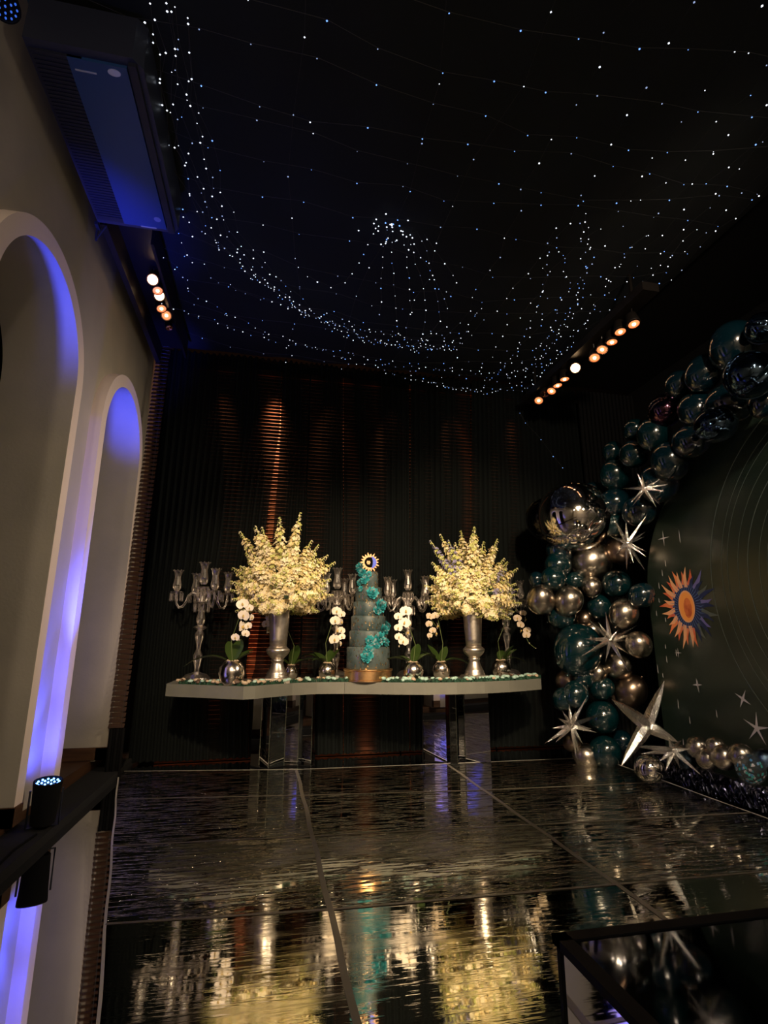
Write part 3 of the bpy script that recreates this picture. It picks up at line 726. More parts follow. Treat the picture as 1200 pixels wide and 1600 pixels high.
def bouquet(P, label, seed, mauve):
    rr = random.Random(seed); t = thing('flower_bouquet', P, label, 'bouquet', 'bouquets in silver vases')
    b = MB()
    for i in range(320):
        a = rr.uniform(0, 6.28); el = rr.uniform(-.3, 1.4); L = rr.uniform(.1, .27); d = Vector((cos(a)*cos(el), sin(a)*cos(el), sin(el))); c = d*L+Vector((0, 0, .03))
        e = d.orthogonal().normalized()*.02; f = d.cross(e)
        b.add([c-e, c+d*.05+f, c+e, c-d*.02-f], [(0, 1, 2, 3)])
    tag(b.build('foliage', M_fol, t), kind='stuff')
    b = MB(); b.tube([(0, 0, -.05), (0, 0, .06)], .06, 10); b.build('stems', M_stem, t)
    N = 96
    for i in range(N):
        u = (i+.5)/N; el = math.asin(-.34+1.33*u); a = i*2.39996+rr.uniform(-.2, .2)
        d = Vector((cos(a)*cos(el), sin(a)*cos(el)*.85, sin(el)))
        L = ((abs(cos(el))/.40)**3+(max(0, sin(el))/.66)**3)**(-1/3)*rr.uniform(.72, 1.08)
        if sin(el) < 0: L *= .88
        k = rr.randrange(4)
        if mauve and rr.random() < .09: k = 4
        o = inst('flower_spike', SP[k], t, Vector((0, 0, .03))+d*(.02 if i % 3 else -.0), (d+Vector((0, 0, -.10*cos(el)))).to_track_quat('Z', 'Y'), (rr.uniform(.66, .92),)*2+(L,))
    for i in range(26):
        a = rr.uniform(0, 6.28); el = rr.uniform(-.25, .6); d = Vector((cos(a)*cos(el), sin(a)*cos(el), sin(el)))
        inst('blossom', ROSE, t, d*rr.uniform(.12, .22)+Vector((0, 0, .04)), aim(d), rr.uniform(.8, 1.3))
bouquet(VL+Vector((0, 0, .645)), 'large cream and white flower bouquet, left of the cake', 3, False)
bouquet(VR+Vector((0, 0, .645)), 'large cream flower bouquet with mauve sprigs, right of the cake', 11, True)

# ---------------- cake
PC = on_table(575, 4.62); q = mpp(PC)
cs = thing('cake_stand', PC, 'round gold cake stand under the tiered cake', 'cake stand')
b = MB(); b.lathe([(36*q, 0), (38*q, .004), (38*q, .012), (37*q, .016), (37*q, 15*q), (38.5*q, 16*q), (38.5*q, 18*q), (36*q, 18.5*q)], 48); b.build('drum', M_gold, cs, True, auto=40)
b = MB(); b.lathe([(38.7*q, 17.2*q), (38.9*q, 17.6*q), (38.7*q, 18*q)], 48); b.build('rim', M_gold, cs, True)
cake = thing('tiered_cake', PC+Vector((0, 0, 18.6*q)), 'six tier slate blue cake with gold flecks and teal flowers', 'cake')
tiers = [(34, 33, 0), (30, 25, 2), (27.5, 23, 1), (25, 22, 0), (21.5, 23, 1), (15.5, 25, 0)]
z = 0; fl = []
for r, h, _ in tiers:
    b = MB(); R_ = r*q; b.lathe([(R_-.004, z), (R_, z+.004), (R_, z+h*q-.010), (R_-.004, z+h*q-.003), (R_-.012, z+h*q)], 48)
    b.build('tier', M_cake, cake, True, auto=50)
    b = MB()
    for i in range(54):
        a = rnd.uniform(-2.9, -.2); zz = z+h*q*rnd.random()**1.0; w = rnd.uniform(.002, .008); hh = rnd.uniform(.004, .024)
        c = Vector((cos(a)*(R_+.0015), sin(a)*(R_+.0015), zz)); e = Vector((-sin(a), cos(a), 0))*w
        b.add([c-e, c+e*.5-Vector((0, 0, hh*.5)), c+e, c+Vector((cos(a), sin(a), 0))*.004+Vector((0, 0, hh))], [(0, 1, 2), (0, 2, 3)])
    tag(b.build('gold_flakes', M_leafgold, cake), kind='stuff')
    z += h*q
ctop = z
def ruffle(r, seed):
    rr = random.Random(seed); b = MB()
    for k in range(5):
        n = 9-k; rad = r*(1-.18*k); h = r*.18*k
        for i in range(n):
            a = 2*pi*i/n+k*.7; d = Vector((cos(a), sin(a), 0)); e = Vector((-sin(a), cos(a), 0)); b.cur = 0 if rr.random() < .8 else 1
            zz = Vector((0, 0, 1))
            b.add([d*rad*.2+zz*h, d*rad*.7+e*rad*.42+zz*(h+r*rr.uniform(.0, .3)), d*rad*rr.uniform(.9, 1.15)+zz*(h+r*rr.uniform(.15, .5)), d*rad*.7-e*rad*.42+zz*(h+r*rr.uniform(0, .3))], [(0, 1, 2), (0, 2, 3)])
    return b.mesh('sugar_flower', [M_teaflow, M_palepet])
RUF = [ruffle(.042, i) for i in range(4)]
for px, py, s in [(557, 888, .9), (563, 897, .8), (572, 899, .6), (558, 912, .7), (567, 908, .8), (560, 922, .5), (577, 929, 1.05), (590, 948, 1.15), (584, 955, .8), (604, 979, .8), (595, 985, 1.0), (587, 997, 1.05), (597, 1003, .8), (573, 1001, .9), (582, 1008, .7), (570, 1014, .8), (567, 1024, 1.0), (572, 1019, .6), (608, 976, .6)]:
    h = (1042-py)*q*1.02; zz = 0; Rr = .1
    for r, hh, _ in tiers:
        Rr = r*q
        if zz+hh*q > h: break
        zz += hh*q
    x = (px-575)*q; x = max(-Rr*.93, min(Rr*.97, x)) if abs(x) > Rr else x
    y = -sqrt(max(1e-5, (Rr+.004)**2-x*x)); nrm = Vector((x, y, .02))
    inst('sugar_flower', RUF[rnd.randrange(4)], cake, (x, y, h), aim(nrm), s*1.25)
# topper: gilt sun with a blue crescent
tp = thing('cake_topper', PC+Vector((.004, -.02, 18.6*q+ctop)), 'gilt sun and blue crescent moon topper on the cake', 'topper')
CZ = 16*q; RYX = Matrix.Translation((0, 0, CZ)) @ Matrix.Rotation(pi/2, 4, 'X')
b = MB()
n = 40; vs = []; fs = []
for i in range(n):
    a = 2*pi*i/n
    for rr_ in (8.6*q, 11*q):
        for yy in (-.004, .004): vs.append((rr_*cos(a), yy, CZ+rr_*sin(a)))
for i in range(n):
    k = (i+1) % n; A = [i*4+j for j in range(4)]; B = [k*4+j for j in range(4)]
    fs += [(A[0], A[2], B[2], B[0]), (A[1], B[1], B[3], A[3]), (A[0], B[0], B[1], A[1]), (A[2], A[3], B[3], B[2])]
b.add(vs, fs); b.build('ring', M_topper, tp)
for i in range(18):
    a = 2*pi*i/18; L = (6.5 if i % 2 else 4.5)*q; w = 1.7*q; b = MB(); c = Vector((cos(a), 0, sin(a))); e = Vector((-sin(a), 0, cos(a)))
    p = Vector((0, 0, CZ)); o_ = Vector((0, .003, 0))
    tri = [p+c*10.5*q-e*w, p+c*10.5*q+e*w, p+c*(10.5*q+L*.6)+e*w*.9, p+c*(10.5*q+L)]
    b.add([v-o_ for v in tri]+[v+o_ for v in tri], [(0, 1, 2, 3), (7, 6, 5, 4), (0, 4, 5, 1), (1, 5, 6, 2), (2, 6, 7, 3), (3, 7, 4, 0)]); b.build('ray', M_topper, tp)
b = MB(); pts = [(10*q*cos(a), 10*q*sin(a)) for a in [-1.45+2.9*i/16 for i in range(17)]]+[(4.0*q*cos(a), 9.8*q*sin(a)) for a in [1.4-2.8*i/16 for i in range(17)]]
pts = [(x+1.2*q, y) for x, y in pts]
nn = len(pts); vs = [(x, -.007, CZ+y) for x, y in pts]+[(x, .0, CZ+y) for x, y in pts]
b.add(vs, [tuple(range(nn)), tuple(range(2*nn-1, nn-1, -1))]+[(i, nn+i, nn+(i+1) % nn, (i+1) % nn) for i in range(nn)]); b.build('crescent', M_moon, tp)
b = MB()
for dx, dz, w, h in ((-2, 1.5, 2.6, .8), (-2, -.5, 3.2, .9), (-2, -2.6, 2.2, .8)): b.box(((dx-w)*q, -.004, CZ+(dz-h)*q), ((dx+w)*q, .003, CZ+(dz+h)*q))
b.build('face', M_topper, tp)
b = MB(); b.tube([(0, 0, CZ-9*q), (0, .0, -.01)], .002, 5); b.build('stick', M_topper, tp)

# ---------------- crystal candelabras
def hurricane(b, x, y, z, s=1):
    b.lathe([(.02*s, z), (.034*s, z+.02*s), (.037*s, z+.05*s), (.028*s, z+.10*s), (.026*s, z+.125*s), (.036*s, z+.165*s), (.044*s, z+.18*s)], 12, Matrix.Translation((x, y, 0)))
    for k in range(8):
        a = 2*pi*k/8; b.octa((x+.043*s*cos(a), y+.043*s*sin(a), z+.183*s), .006*s)
def candelabra(P, rz, label):
    t = thing('crystal_candelabra', P, label, 'candelabra', 'crystal candelabras on the dessert table', rz)
    b = MB(); b.lathe([(.115, 0), (.118, .01), (.11, .03), (.085, .055), (.04, .068), (.025, .075)], 20); b.build('base', M_crys, t)
    b = MB(); b.lathe([(.022, .075), (.02, .10), (.028, .14), (.036, .18), (.038, .21), (.026, .235), (.018, .26), (.022, .30), (.033, .345), (.037, .38), (.03, .40), (.022, .41), (.045, .425), (.06, .435), (.045, .447), (.024, .455),
                       (.034, .48), (.038, .51), (.028, .55), (.017, .60), (.02, .63)], 12); b.build('stem', M_crys, t)
    b = MB(); b.lathe([(.02, .63), (.062, .64), (.066, .648), (.03, .655), (.02, .70), (.022, .76), (.05, .775), (.052, .782), (.02, .785)], 14); b.build('centre_column', M_crys, t)
    b = MB(); hurricane(b, 0, 0, .80, 1.05); b.build('hurricane_shade', M_crys, t)
    prm = MB(); prm.lathe([(0, 0), (.003, -.004), (.0065, -.012), (.0055, -.05), (.0075, -.062), (0, -.078)], 5); pmesh = prm.mesh('prism', M_crys)
    for k in range(10):
        a = 2*pi*k/10; inst('prism', pmesh, t, (.062*cos(a), .062*sin(a), .638)); inst('prism', pmesh, t, (.05*cos(a), .05*sin(a), .772))
    for th_ in (pi*1.02, .35, -1.0, 2.0):
        dx, dy = cos(th_), sin(th_)
        arm = [(.03, .66), (.05, .715), (.085, .73), (.115, .70), (.13, .65), (.155, .61), (.185, .60), (.205, .63), (.212, .68), (.212, .72)]
        b = MB(); b.tube([(r*dx, r*dy, z_) for r, z_ in arm], [.011, .011, .011, .011, .011, .011, .011, .010, .009, .009], 7); a_ = b.build('arm', M_crys, t)
        b = MB(); b.lathe([(.012, .715), (.05, .728), (.052, .734), (.018, .738), (.018, .748)], 14, Matrix.Translation((.212*dx, .212*dy, 0))); b.build('drip_pan', M_crys, a_)
        b = MB(); hurricane(b, .212*dx, .212*dy, .742, .95); b.build('hurricane_shade', M_crys, a_)
        for k in range(8):
            a = 2*pi*k/8; inst('prism', pmesh, a_, (.212*dx+.05*cos(a), .212*dy+.05*sin(a), .728))
    return t
candelabra(on_table(306, 4.86), 0, 'clear crystal candelabra at the left end of the dessert table')
candelabra(on_table(524, 5.0), 2.1, 'crystal candelabra between the left bouquet and the cake')
candelabra(on_table(639, 5.0), .1, 'crystal candelabra between the cake and the right bouquet')
candelabra(on_table(795, 4.95), 1.3, 'crystal candelabra mostly hidden behind the right bouquet')

# ---------------- orchids in silver bowls
def leaf_mesh(L, w, droop, lift):
    b = MB(); vs = []; n = 9
    for i in range(n+1):
        u = i/n; ww = w*sin(pi*min(1, u*.93+.05))**.8; x = L*u*cos(lift*.7); z = L*(sin(lift)*u-droop*u*u)
        vs += [(x, -ww, z+ww*.35), (x, 0, z), (x, ww, z+ww*.35)]
    b.add(vs, [f for i in range(n) for f in ((i*3, i*3+3, i*3+4, i*3+1), (i*3+1, i*3+4, i*3+5, i*3+2))]); return b.mesh('leaf', M_leaf, True, None)
LEAF = [leaf_mesh(.21, .030, .50, .75), leaf_mesh(.18, .034, .20, .75), leaf_mesh(.24, .026, .62, .60), leaf_mesh(.16, .034, .1, 1.1)]
def blossom_mesh(mt):
    b = MB()
    def petal(a, L, w, cup):
        d = Vector((cos(a), sin(a), 0)); e = Vector((-sin(a), cos(a), 0)); zz = Vector((0, 0, 1)); n = 5; vs = [Vector((0, 0, 0))]
        for i in range(1, n+1):
            u = i/n; ww = w*sin(pi*min(.97, u*.8+.12)); vs += [d*L*u+e*ww+zz*cup*u*u*L, d*L*u-e*ww+zz*cup*u*u*L]
        b.add(vs, [(0, 1, 2)]+[(2*i+1, 2*i+3, 2*i+4, 2*i+2) for i in range(n-1)])
    for a in (pi/2, pi/2+2.3, pi/2-2.3): petal(a, .042, .017, -.1)
    for a in (.12, pi-.12): petal(a, .046, .032, .12)
    b.cur = 1; b.sphere((0, -.006, .008), (.008, .012, .009), 6, 4); b.octa((0, .004, .014), .005)
    return b.mesh('blossom', [mt, M_lip])
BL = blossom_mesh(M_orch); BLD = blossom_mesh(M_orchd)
BUD = MB().sphere((0, 0, 0), (.008, .008, .012), 6, 5).mesh('bud', M_orchd, True)
def orchid(P, r, label, leaves, casc, shaded=False, back=False, lab=None, rz=0):
    """casc: list of (dx, dz, size) for blossoms in metres from the pot base; leaves: (azimuth, mesh, scale)"""
    t = thing('potted_orchid', P, label, 'orchid', 'orchids in silver bowls', rz)
    b = MB(); b.lathe([(r*.5, 0), (r*.62, .004), (r*.85, r*.35), (r, r*.85), (r*.93, r*1.35), (r*.66, r*1.72), (r*.58, r*1.8), (r*.54, r*1.78), (r*.5, r*1.5), (.001, r*1.45)], 32); b.build('bowl', M_potsil, t, True, auto=70)
    b = MB()
    for i in range(12):
        a = i*.52; b.octa((r*.4*cos(a), r*.4*sin(a), r*1.75+rnd.uniform(0, .008)), .011)
    tag(b.build('bark_chips', M_pebb, t), kind='stuff')
    for a, k, s in leaves: inst('leaf', LEAF[k], t, (0, 0, r*1.6), (0, 0, a), s*1.3)
    if casc:
        hx = casc[0][0]; hz = casc[0][1]; ex, ez = casc[-1][0], casc[-1][1]
        st = [(0, 0, r*1.6), (-.02*(1 if hx > 0 else -1), .0, (hz+r*1.6)*.45), (hx*.35, -.01, hz*.92), (hx*.8, -.02, hz+.035), (hx, -.03, hz)]+[(c[0]-.006, -.03+c[3] if len(c) > 3 else -.03, c[1]) for c in casc[1:]]
        sb = MB(); sb.tube(st, .0028, 5); so = sb.build('stem', M_stem, t, True)
        for i, c in enumerate(casc):
            dx, dz, s = c[:3]; me = BLD if shaded else BL
            d = Vector((rnd.uniform(-.5, .3), -1 if not (i % 3 == 2) else -.4, rnd.uniform(-.1, .25)))
            if i % 3 == 2: d.x = .8
            if s < .45: inst('bud', BUD, so, (dx, -.03, dz), None, s*2); continue
            qn = d.to_track_quat('Z', 'Y') @ Quaternion((0, 0, 1), rnd.uniform(-.3, .3))
            inst('blossom', me, so, (dx, -.045, dz), qn, s)
    return t
A4 = [(pi*.9, 2, 1.05), (1.2, 3, .9), (2.0, 1, 1), (.35, 1, .85), (-.35, 0, .7)]
def casc(P, pts):
    q_ = mpp(P); out = []
    for px, py, s in pts:
        A = atY(px, py, P.y-.04); out.append((A.x-P.x, A.z-P.z, s))
    return out
P1 = on_table(361, 4.36)
orchid(P1, .098, 'white orchid in the largest silver globe at the left of the table', [(pi*.98, 2, 1.25), (1.3, 3, 1.1), (1.9, 3, 1.0), (.6, 1, .9), (.1, 1, .75)], casc(P1, [(390, 950, .7), (379, 944, 1.05), (393, 965, .7), (381, 962, 1.05), (388, 978, .7), (378, 979, 1.1), (384, 990, .7), (368, 996, .75), (374, 1000, .3)]))
P2 = on_table(454, 4.98)
orchid(P2, .065, 'small silver bowl orchid tucked behind the left vase', [(.5, 0, .8), (1.2, 3, 1.1), (2.6, 1, .7)], casc(P2, [(421, 965, .8), (416, 975, .9), (419, 985, .8)]))
P3 = on_table(511, 4.78)
orchid(P3, .078, 'white orchid in a silver bowl just left of the cake', [(pi*.95, 2, 1.1), (pi*.8, 0, 1.2), (2.2, 1, .9), (1.2, 3, .8), (.4, 3, .8), (-2.4, 0, .8)], casc(P3, [(534, 960, .75), (526, 955, 1.0), (533, 972, .8), (524, 970, 1.05), (533, 985, .8), (526, 985, 1.05), (534, 995, .7), (522, 999, 1.1), (532, 1006, .6), (527, 1014, .35)]))
P4 = on_table(646, 4.48)
orchid(P4, .085, 'white orchid in a silver bowl just right of the cake', [(pi*.93, 2, 1.15), (pi*.75, 0, .9), (1.0, 3, 1.0), (.45, 0, 1.1), (.1, 1, .8)], casc(P4, [(622, 963, .8), (634, 955, 1.15), (640, 975, .8), (632, 973, 1.15), (622, 981, .8), (636, 988, .95), (623, 995, .8), (630, 1002, .95), (624, 1010, .35)]))
P5 = on_table(690, 4.72)
orchid(P5, .08, 'orchid with shaded blossoms in a silver bowl left of the right vase', [(pi*.9, 1, 1.0), (2.2, 3, 1), (.9, 3, .9), (.1, 2, 1.0), (-.4, 2, .9)], casc(P5, [(680, 962, .8), (671, 963, .8), (683, 978, .8), (670, 975, .75), (676, 985, .7), (681, 990, .75), (671, 993, .6), (671, 998, .3)]), shaded=True)
P6 = on_table(784, 4.74)
orchid(P6, .085, 'orchid drooping at the right end of the dessert table', [(1.1, 1, .9), (.3, 1, 1.0), (-.9, 3, .9), (.0, 2, .9)], casc(P6, [(817, 958, .7), (808, 966, .85), (820, 968, .75), (813, 976, .8), (823, 985, .8), (813, 985, .7), (822, 992, .85), (828, 1005, .3), (838, 1013, .2)]), shaded=True)

# ================================================================ BACKDROP
XB = 3.22; CY, CZB, RB = 2.14, 1.40, 1.98
bd = thing('arched_backdrop', (XB, CY, 0), 'arched dark green printed backdrop with a sun and thin orbit rings', 'backdrop')
b = MB(); n = 96; vs = []
for x in (0, .05):
    for i in range(n):
        a = 2*pi*i/n; vs.append((x, RB*cos(a), CZB+1.38*sin(a)) if a <= pi else (x, RB*cos(a*1.0) if 0 else RB*(1 if a > 1.5*pi else -1)*min(1, abs(cos(a))*9), CZB-1.38*min(1, abs(sin(a))*1.6)))
b.add(vs, [tuple(range(n)), tuple(range(2*n-1, n-1, -1))]+[(i, n+i, n+(i+1) % n, (i+1) % n) for i in range(n)]); b.build('panel', M_back, bd)
b = MB()
for r in (.62, .72, .80, .86, .95, 1.03, 1.12, 1.17, 1.27):
    w = .0032 if r in (.95, 1.27) else .0018; vs = []; n = 120
    for i in range(n):
        a = 2*pi*i/n
        for q_ in (r-w, r+w): vs.append((-.0015, q_*cos(a), max(.03, CZB+q_*sin(a))))
    b.add(vs, [(2*i, 2*i+1, 2*((i+1) % n)+1, 2*((i+1) % n)) for i in range(n)])
b.build('orbit_rings', M_ring, bd)
SY, SZ = 3.69-CY, 1.29
def flat(pts, mt, name, x):
    b = MB(); nn = len(pts); b.add([(x, y, z) for y, z in pts], [tuple(range(nn))]); return b.build(name, mt, bd)
flat([(SY+.19*cos(a)*.9, SZ+.205*sin(a)) for a in [2*pi*i/40 for i in range(40)]], M_prB, 'printed_sun_halo', -.002)
for i in range(34):
    a = 2*pi*i/34+.05; r0 = .15 if i % 2 else .17; r1 = (.30 if i % 3 else .34)*rnd.uniform(.9, 1.08); w = .020
    right = cos(a) < -.1
    mt = (M_prB if i % 2 else (M_prL if i % 4 == 0 else M_ring)) if right and abs(sin(a)) < .93 else (M_prP if i % 2 else M_prO)
    c = Vector((cos(a)*.88, sin(a))); e = Vector((-sin(a), cos(a))); k = .012*(1 if i % 2 else -1)
    pts = [c*r0-e*w, c*(r0+(r1-r0)*.5)-e*(w*.8+k), c*r1, c*(r0+(r1-r0)*.5)+e*(w*.8-k), c*r0+e*w]
    flat([(SY+p.x, SZ+p.y) for p in pts], mt, 'printed_ray', -.0025-.0001*(i % 4))
b = MB()
for i in range(40):
    a = 2*pi*i/40; c = Vector((cos(a)*.9, sin(a))); e = Vector((-sin(a), cos(a)))*.0022
    p0 = c*.11; p1 = c*.16+e*4; p2 = c*.205
    b.add([(-.0033, SY+(p0-e).x, SZ+(p0-e).y), (-.0033, SY+(p0+e).x, SZ+(p0+e).y), (-.0033, SY+(p1+e).x, SZ+(p1+e).y), (-.0033, SY+(p1-e).x, SZ+(p1-e).y), (-.0033, SY+p2.x, SZ+p2.y)], [(0, 1, 2, 3), (3, 2, 4)])
b.build('printed_sun_lines', mat('print_blue', (.10, .18, .42), .6), bd)
flat([(SY+.085*cos(a), SZ+.125*sin(a)) for a in [2*pi*i/40 for i in range(40)]], M_prP, 'printed_sun_rim', -.0036)
flat([(SY+.075*cos(a), SZ+.113*sin(a)) for a in [2*pi*i/40 for i in range(40)]], mat('print_amber', (.95, .36, .08), .6), 'printed_sun_disc', -.0042)
flat([(SY-.012+.042*cos(a), SZ-.012+.078*sin(a)) for a in [2*pi*i/30 for i in range(30)]], mat('print_rust', (.48, .09, .03), .7, var=((.75, .20, .06), 20, 3)), 'printed_sun_shade', -.0046)
b = MB()
def star(px, py, R_, n=5, rot=0, thin=.22):
    P = atX(px, py, XB); pts = []
    for i in range(2*n):
        a = rot+pi*i/n; rr_ = R_ if i % 2 == 0 else R_*thin; pts.append((-.0025, P.y-CY+rr_*cos(a), P.z+rr_*sin(a)))
    b.add(pts, [tuple(range(2*n))])
star(1183, 1138, .11, 5, 1.7, .16); star(1161, 1092, .07, 4, .5, .18); star(1037, 841, .07, 4, 1.57, .12); star(1060, 1020, .04, 4, 1.57, .12); star(1090, 1070, .05, 4, 1.5, .2)
for px, py, L in [(1062, 838, .06), (1040, 880, .03), (1035, 895, .03), (1030, 915, .03), (1030, 938, .02), (1040, 968, .02), (1026, 958, .025), (1057, 1020, .03), (1042, 1030, .03), (1028, 1045, .04), (1036, 1055, .02), (1091, 1072, .05), (1040, 1010, .02), (1100, 1185, .02), (1078, 1125, .03), (1060, 1100, .04), (1068, 1160, .03), (1120, 1115, .03)]:
    P = atX(px, py, XB); y = P.y-CY; w = .004
    b.add([(-.0025, y-w, P.z-L), (-.0025, y+w, P.z-L*.6), (-.0025, y, P.z+L), (-.0025, y-w, P.z+L*.4)], [(0, 1, 2, 3)])
b.build('printed_stars', M_prW, bd)
# low stage edge and tinsel skirt
tag(MB().box((3.06, 1.2, 0), (4.0, 4.1, .10)).build('backdrop_stage', M_black), 'low black stage under the arched backdrop', 'stage')
b = MB()
for i in range(3400):
    y = rnd.uniform(1.9, 4.0); z1 = rnd.uniform(.04, .16); x = 3.0+rnd.uniform(-.035, .03); a = rnd.uniform(-.5, .5); L = rnd.uniform(.02, .05); w = .003
    dy, dz = sin(a*3)*L, -cos(a*2)*L; tw = rnd.uniform(-.012, .012)
    b.add([(x, y-w, z1), (x+tw, y+w, z1), (x+tw, y+dy+w, max(.003, z1+dz)), (x-tw, y+dy-w, max(.003, z1+dz))], [(0, 1, 2, 3)])
tag(b.build('tinsel_garland', M_tinsel), 'dark blue metallic tinsel garland lying along the stage edge', 'tinsel', kind='stuff')

# ================================================================ BALLOONS
def place(px, py, off=0):
    P = atX(px, py, 3.0+off)
    if P.y > 4.42: P = atY(px, py, 4.40+off)
    return P
def balloon_mesh(mt, name='envelope'):
    b = MB(); b.sphere((0, 0, 0), 1, 28, 18, lambda d: 1+.10*max(0, -d.z)**3+.0*d.x); return b.mesh(name, mt, True, None)
KN = MB(); KN.lathe([(.02, 0), (.05, -.03), (.075, -.08), (.06, -.082), (.0, -.06)], 10)
BM = {}
for k, mt in (('t', M_teal), ('d', M_tealdark), ('c', M_chrome), ('b', M_dimchrome), ('k', M_bluefoil), ('v', M_clear)):
    BM[k] = (balloon_mesh(mt), KN.mesh('knot', mt, True))
LOOK = dict(t='teal glossy balloon', d='dark petrol balloon', c='chrome gunmetal balloon', b='dull bronze balloon', k='dark blue foil balloon', v='clear bubble balloon')
GRP = dict(t='teal balloons', d='petrol balloons', c='chrome balloons', b='bronze balloons', k='foil balloons', v='clear balloons')
def balloon(px, py, r, k, where, off=0, dirv=None):
    P = place(px, py, off); q_ = mpp(P); rm = r*q_*(1.2 if py < 830 else 1.08)
    t = thing('balloon', P, LOOK[k]+' '+where, 'balloon', GRP[k])
    d = Vector(dirv) if dirv else Vector((rnd.uniform(-.6, .6), rnd.uniform(-.2, 1), rnd.uniform(-.8, .3)))
    qn = (-d).to_track_quat('Z', 'Y')
    inst('envelope', BM[k][0], t, None, qn, (rm*.96, rm*.96, rm*1.03))
    inst('knot', BM[k][1], t, d.normalized()*rm*1.13, qn, rm*1.1)
    return t
BA = [
 (1147, 539, 31, 'd', 'huge at the top right of the arch', 0), (1101, 582, 24, 'd', 'below left of the huge top one', 0), (1061, 601, 18, 'd', 'small, on the outer edge below the top pair', 0),
 (1143, 629, 28, 'd', 'stretched, under the clear foil orb at the top', .05), (1196, 628, 20, 'd', 'cut by the right picture edge', 0), (1089, 640, 24, 'd', 'right of the violet tinted bubble', .03),
 (1022, 677, 22, 't', 'below the violet tinted bubble', 0), (991, 671, 14, 't', 'small, on the outer edge below the violet bubble', 0), (1079, 690, 23, 'd', 'under the curved clear foil', .02),
 (1047, 720, 24, 'd', 'creased, above the highest starburst', 0), (991, 709, 19, 't', 'left of the creased one', 0), (957, 705, 13, 't', 'smallest on the outer edge of the arch', 0),
 (961, 742, 20, 't', 'left above the highest starburst', 0), (1030, 753, 26, 'd', 'right behind the highest starburst', .06), (927, 770, 15, 'd', 'touching the right of the big silver orb top', .02),
 (960, 785, 19, 'd', 'right of the big silver orb', 0), (999, 798, 21, 'd', 'above the second starburst', .03), (958, 821, 17, 't', 'left of the second starburst', .02),
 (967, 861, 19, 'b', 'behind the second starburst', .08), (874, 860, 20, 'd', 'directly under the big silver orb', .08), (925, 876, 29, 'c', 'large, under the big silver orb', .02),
 (872, 883, 20, 't', 'left of the large chrome one', .05), (865, 904, 19, 't', 'above the pair of chrome balloons on the left', -.02), (838, 905, 11, 'd', 'small, at the far left of the column', .08),
 (898, 907, 13, 't', 'small, between the chrome pair and the large chrome one', .02), (924, 916, 15, 'c', 'small, centre of the column', -.06), (845, 938, 21, 'c', 'leftmost in the column', 0),
 (889, 938, 21, 'c', 'second from the left in the column', -.08), (963, 912, 21, 't', 'right of the small centre chrome one', 0), (1003, 930, 18, 'd', 'near the backdrop sun', .05),
 (936, 948, 18, 't', 'between chrome ones in the middle of the column', .0), (975, 958, 21, 'c', 'above the third starburst', -.03), (878, 962, 19, 't', 'under the two left chrome ones', .05),
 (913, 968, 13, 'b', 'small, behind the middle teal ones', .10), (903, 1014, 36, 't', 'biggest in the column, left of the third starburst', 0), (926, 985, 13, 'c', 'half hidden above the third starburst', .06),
 (998, 1007, 19, 'c', 'right of the third starburst', .0), (966, 1040, 21, 'c', 'below the third starburst', 0), (935, 1051, 13, 'c', 'small, below the biggest teal one', -.04),
 (911, 1059, 15, 't', 'small, below left of the biggest teal one', 0), (941, 1075, 17, 't', 'under the small chrome one low in the column', -.02), (882, 1092, 17, 't', 'lower left, paired', .04),
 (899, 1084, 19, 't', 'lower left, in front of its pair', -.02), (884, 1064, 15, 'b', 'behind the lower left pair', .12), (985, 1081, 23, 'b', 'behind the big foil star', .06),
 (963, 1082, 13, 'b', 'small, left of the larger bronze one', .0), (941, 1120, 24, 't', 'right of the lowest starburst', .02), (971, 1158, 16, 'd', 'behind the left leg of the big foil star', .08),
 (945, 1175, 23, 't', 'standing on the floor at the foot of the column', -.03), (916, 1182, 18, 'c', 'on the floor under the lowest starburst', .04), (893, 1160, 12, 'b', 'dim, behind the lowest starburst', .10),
]
for a in BA: balloon(a[0], a[1], a[2], a[3], a[4], a[5])
# base garland in front of the backdrop stage
for px, py, r, k, wh in [(1090, 1168, 17, 'c', 'first of the floor row beside the reclining foil spikes'), (1106, 1186, 17, 'c', 'second of the floor row'), (1131, 1183, 19, 'c', 'third of the floor row'),
                         (1158, 1180, 18, 'c', 'fourth of the floor row'), (1118, 1166, 14, 'c', 'small, upper in the floor row'), (1073, 1187, 15, 'k', 'leftmost on the floor row'), (1193, 1188, 17, 'k', 'cut by the right edge in the floor row')]:
    P = atX(px, py, 2.98); q_ = mpp(P); t = thing('balloon', P, LOOK[k]+' '+wh, 'balloon', GRP[k]); d = Vector((1, .2, .1)); qn = (-d).to_track_quat('Z', 'Y')
    inst('envelope', BM[k][0], t, None, qn, r*q_); inst('knot', BM[k][1], t, d.normalized()*r*q_*1.05, qn, r*q_)
P = atX(1173, 1201, 2.90); t = thing('balloon', P, 'clear bubble balloon with blue and white flecks in the floor row', 'balloon', 'clear balloons'); rr0 = 22*mpp(P)
inst('envelope', BM['v'][0], t, None, None, rr0); inst('knot', BM['v'][1], t, (.0, 0, rr0*-1.1), None, rr0)
b = MB()
for i in range(70):
    d = Vector((rnd.gauss(0, 1), rnd.gauss(0, 1), rnd.gauss(0, 1))).normalized()*rr0*.93; e = d.orthogonal().normalized()*.012; b.cur = rnd.randrange(3); f_ = d.cross(e).normalized()*.009
    b.add([d-e, d+f_, d+e, d-f_], [(0, 1, 2, 3)])
tag(b.build('confetti', [M_prW, mat('confetti_blue', (.05, .25, .6), .5), mat('confetti_teal', (.03, .4, .4), .5)], t), kind='stuff')

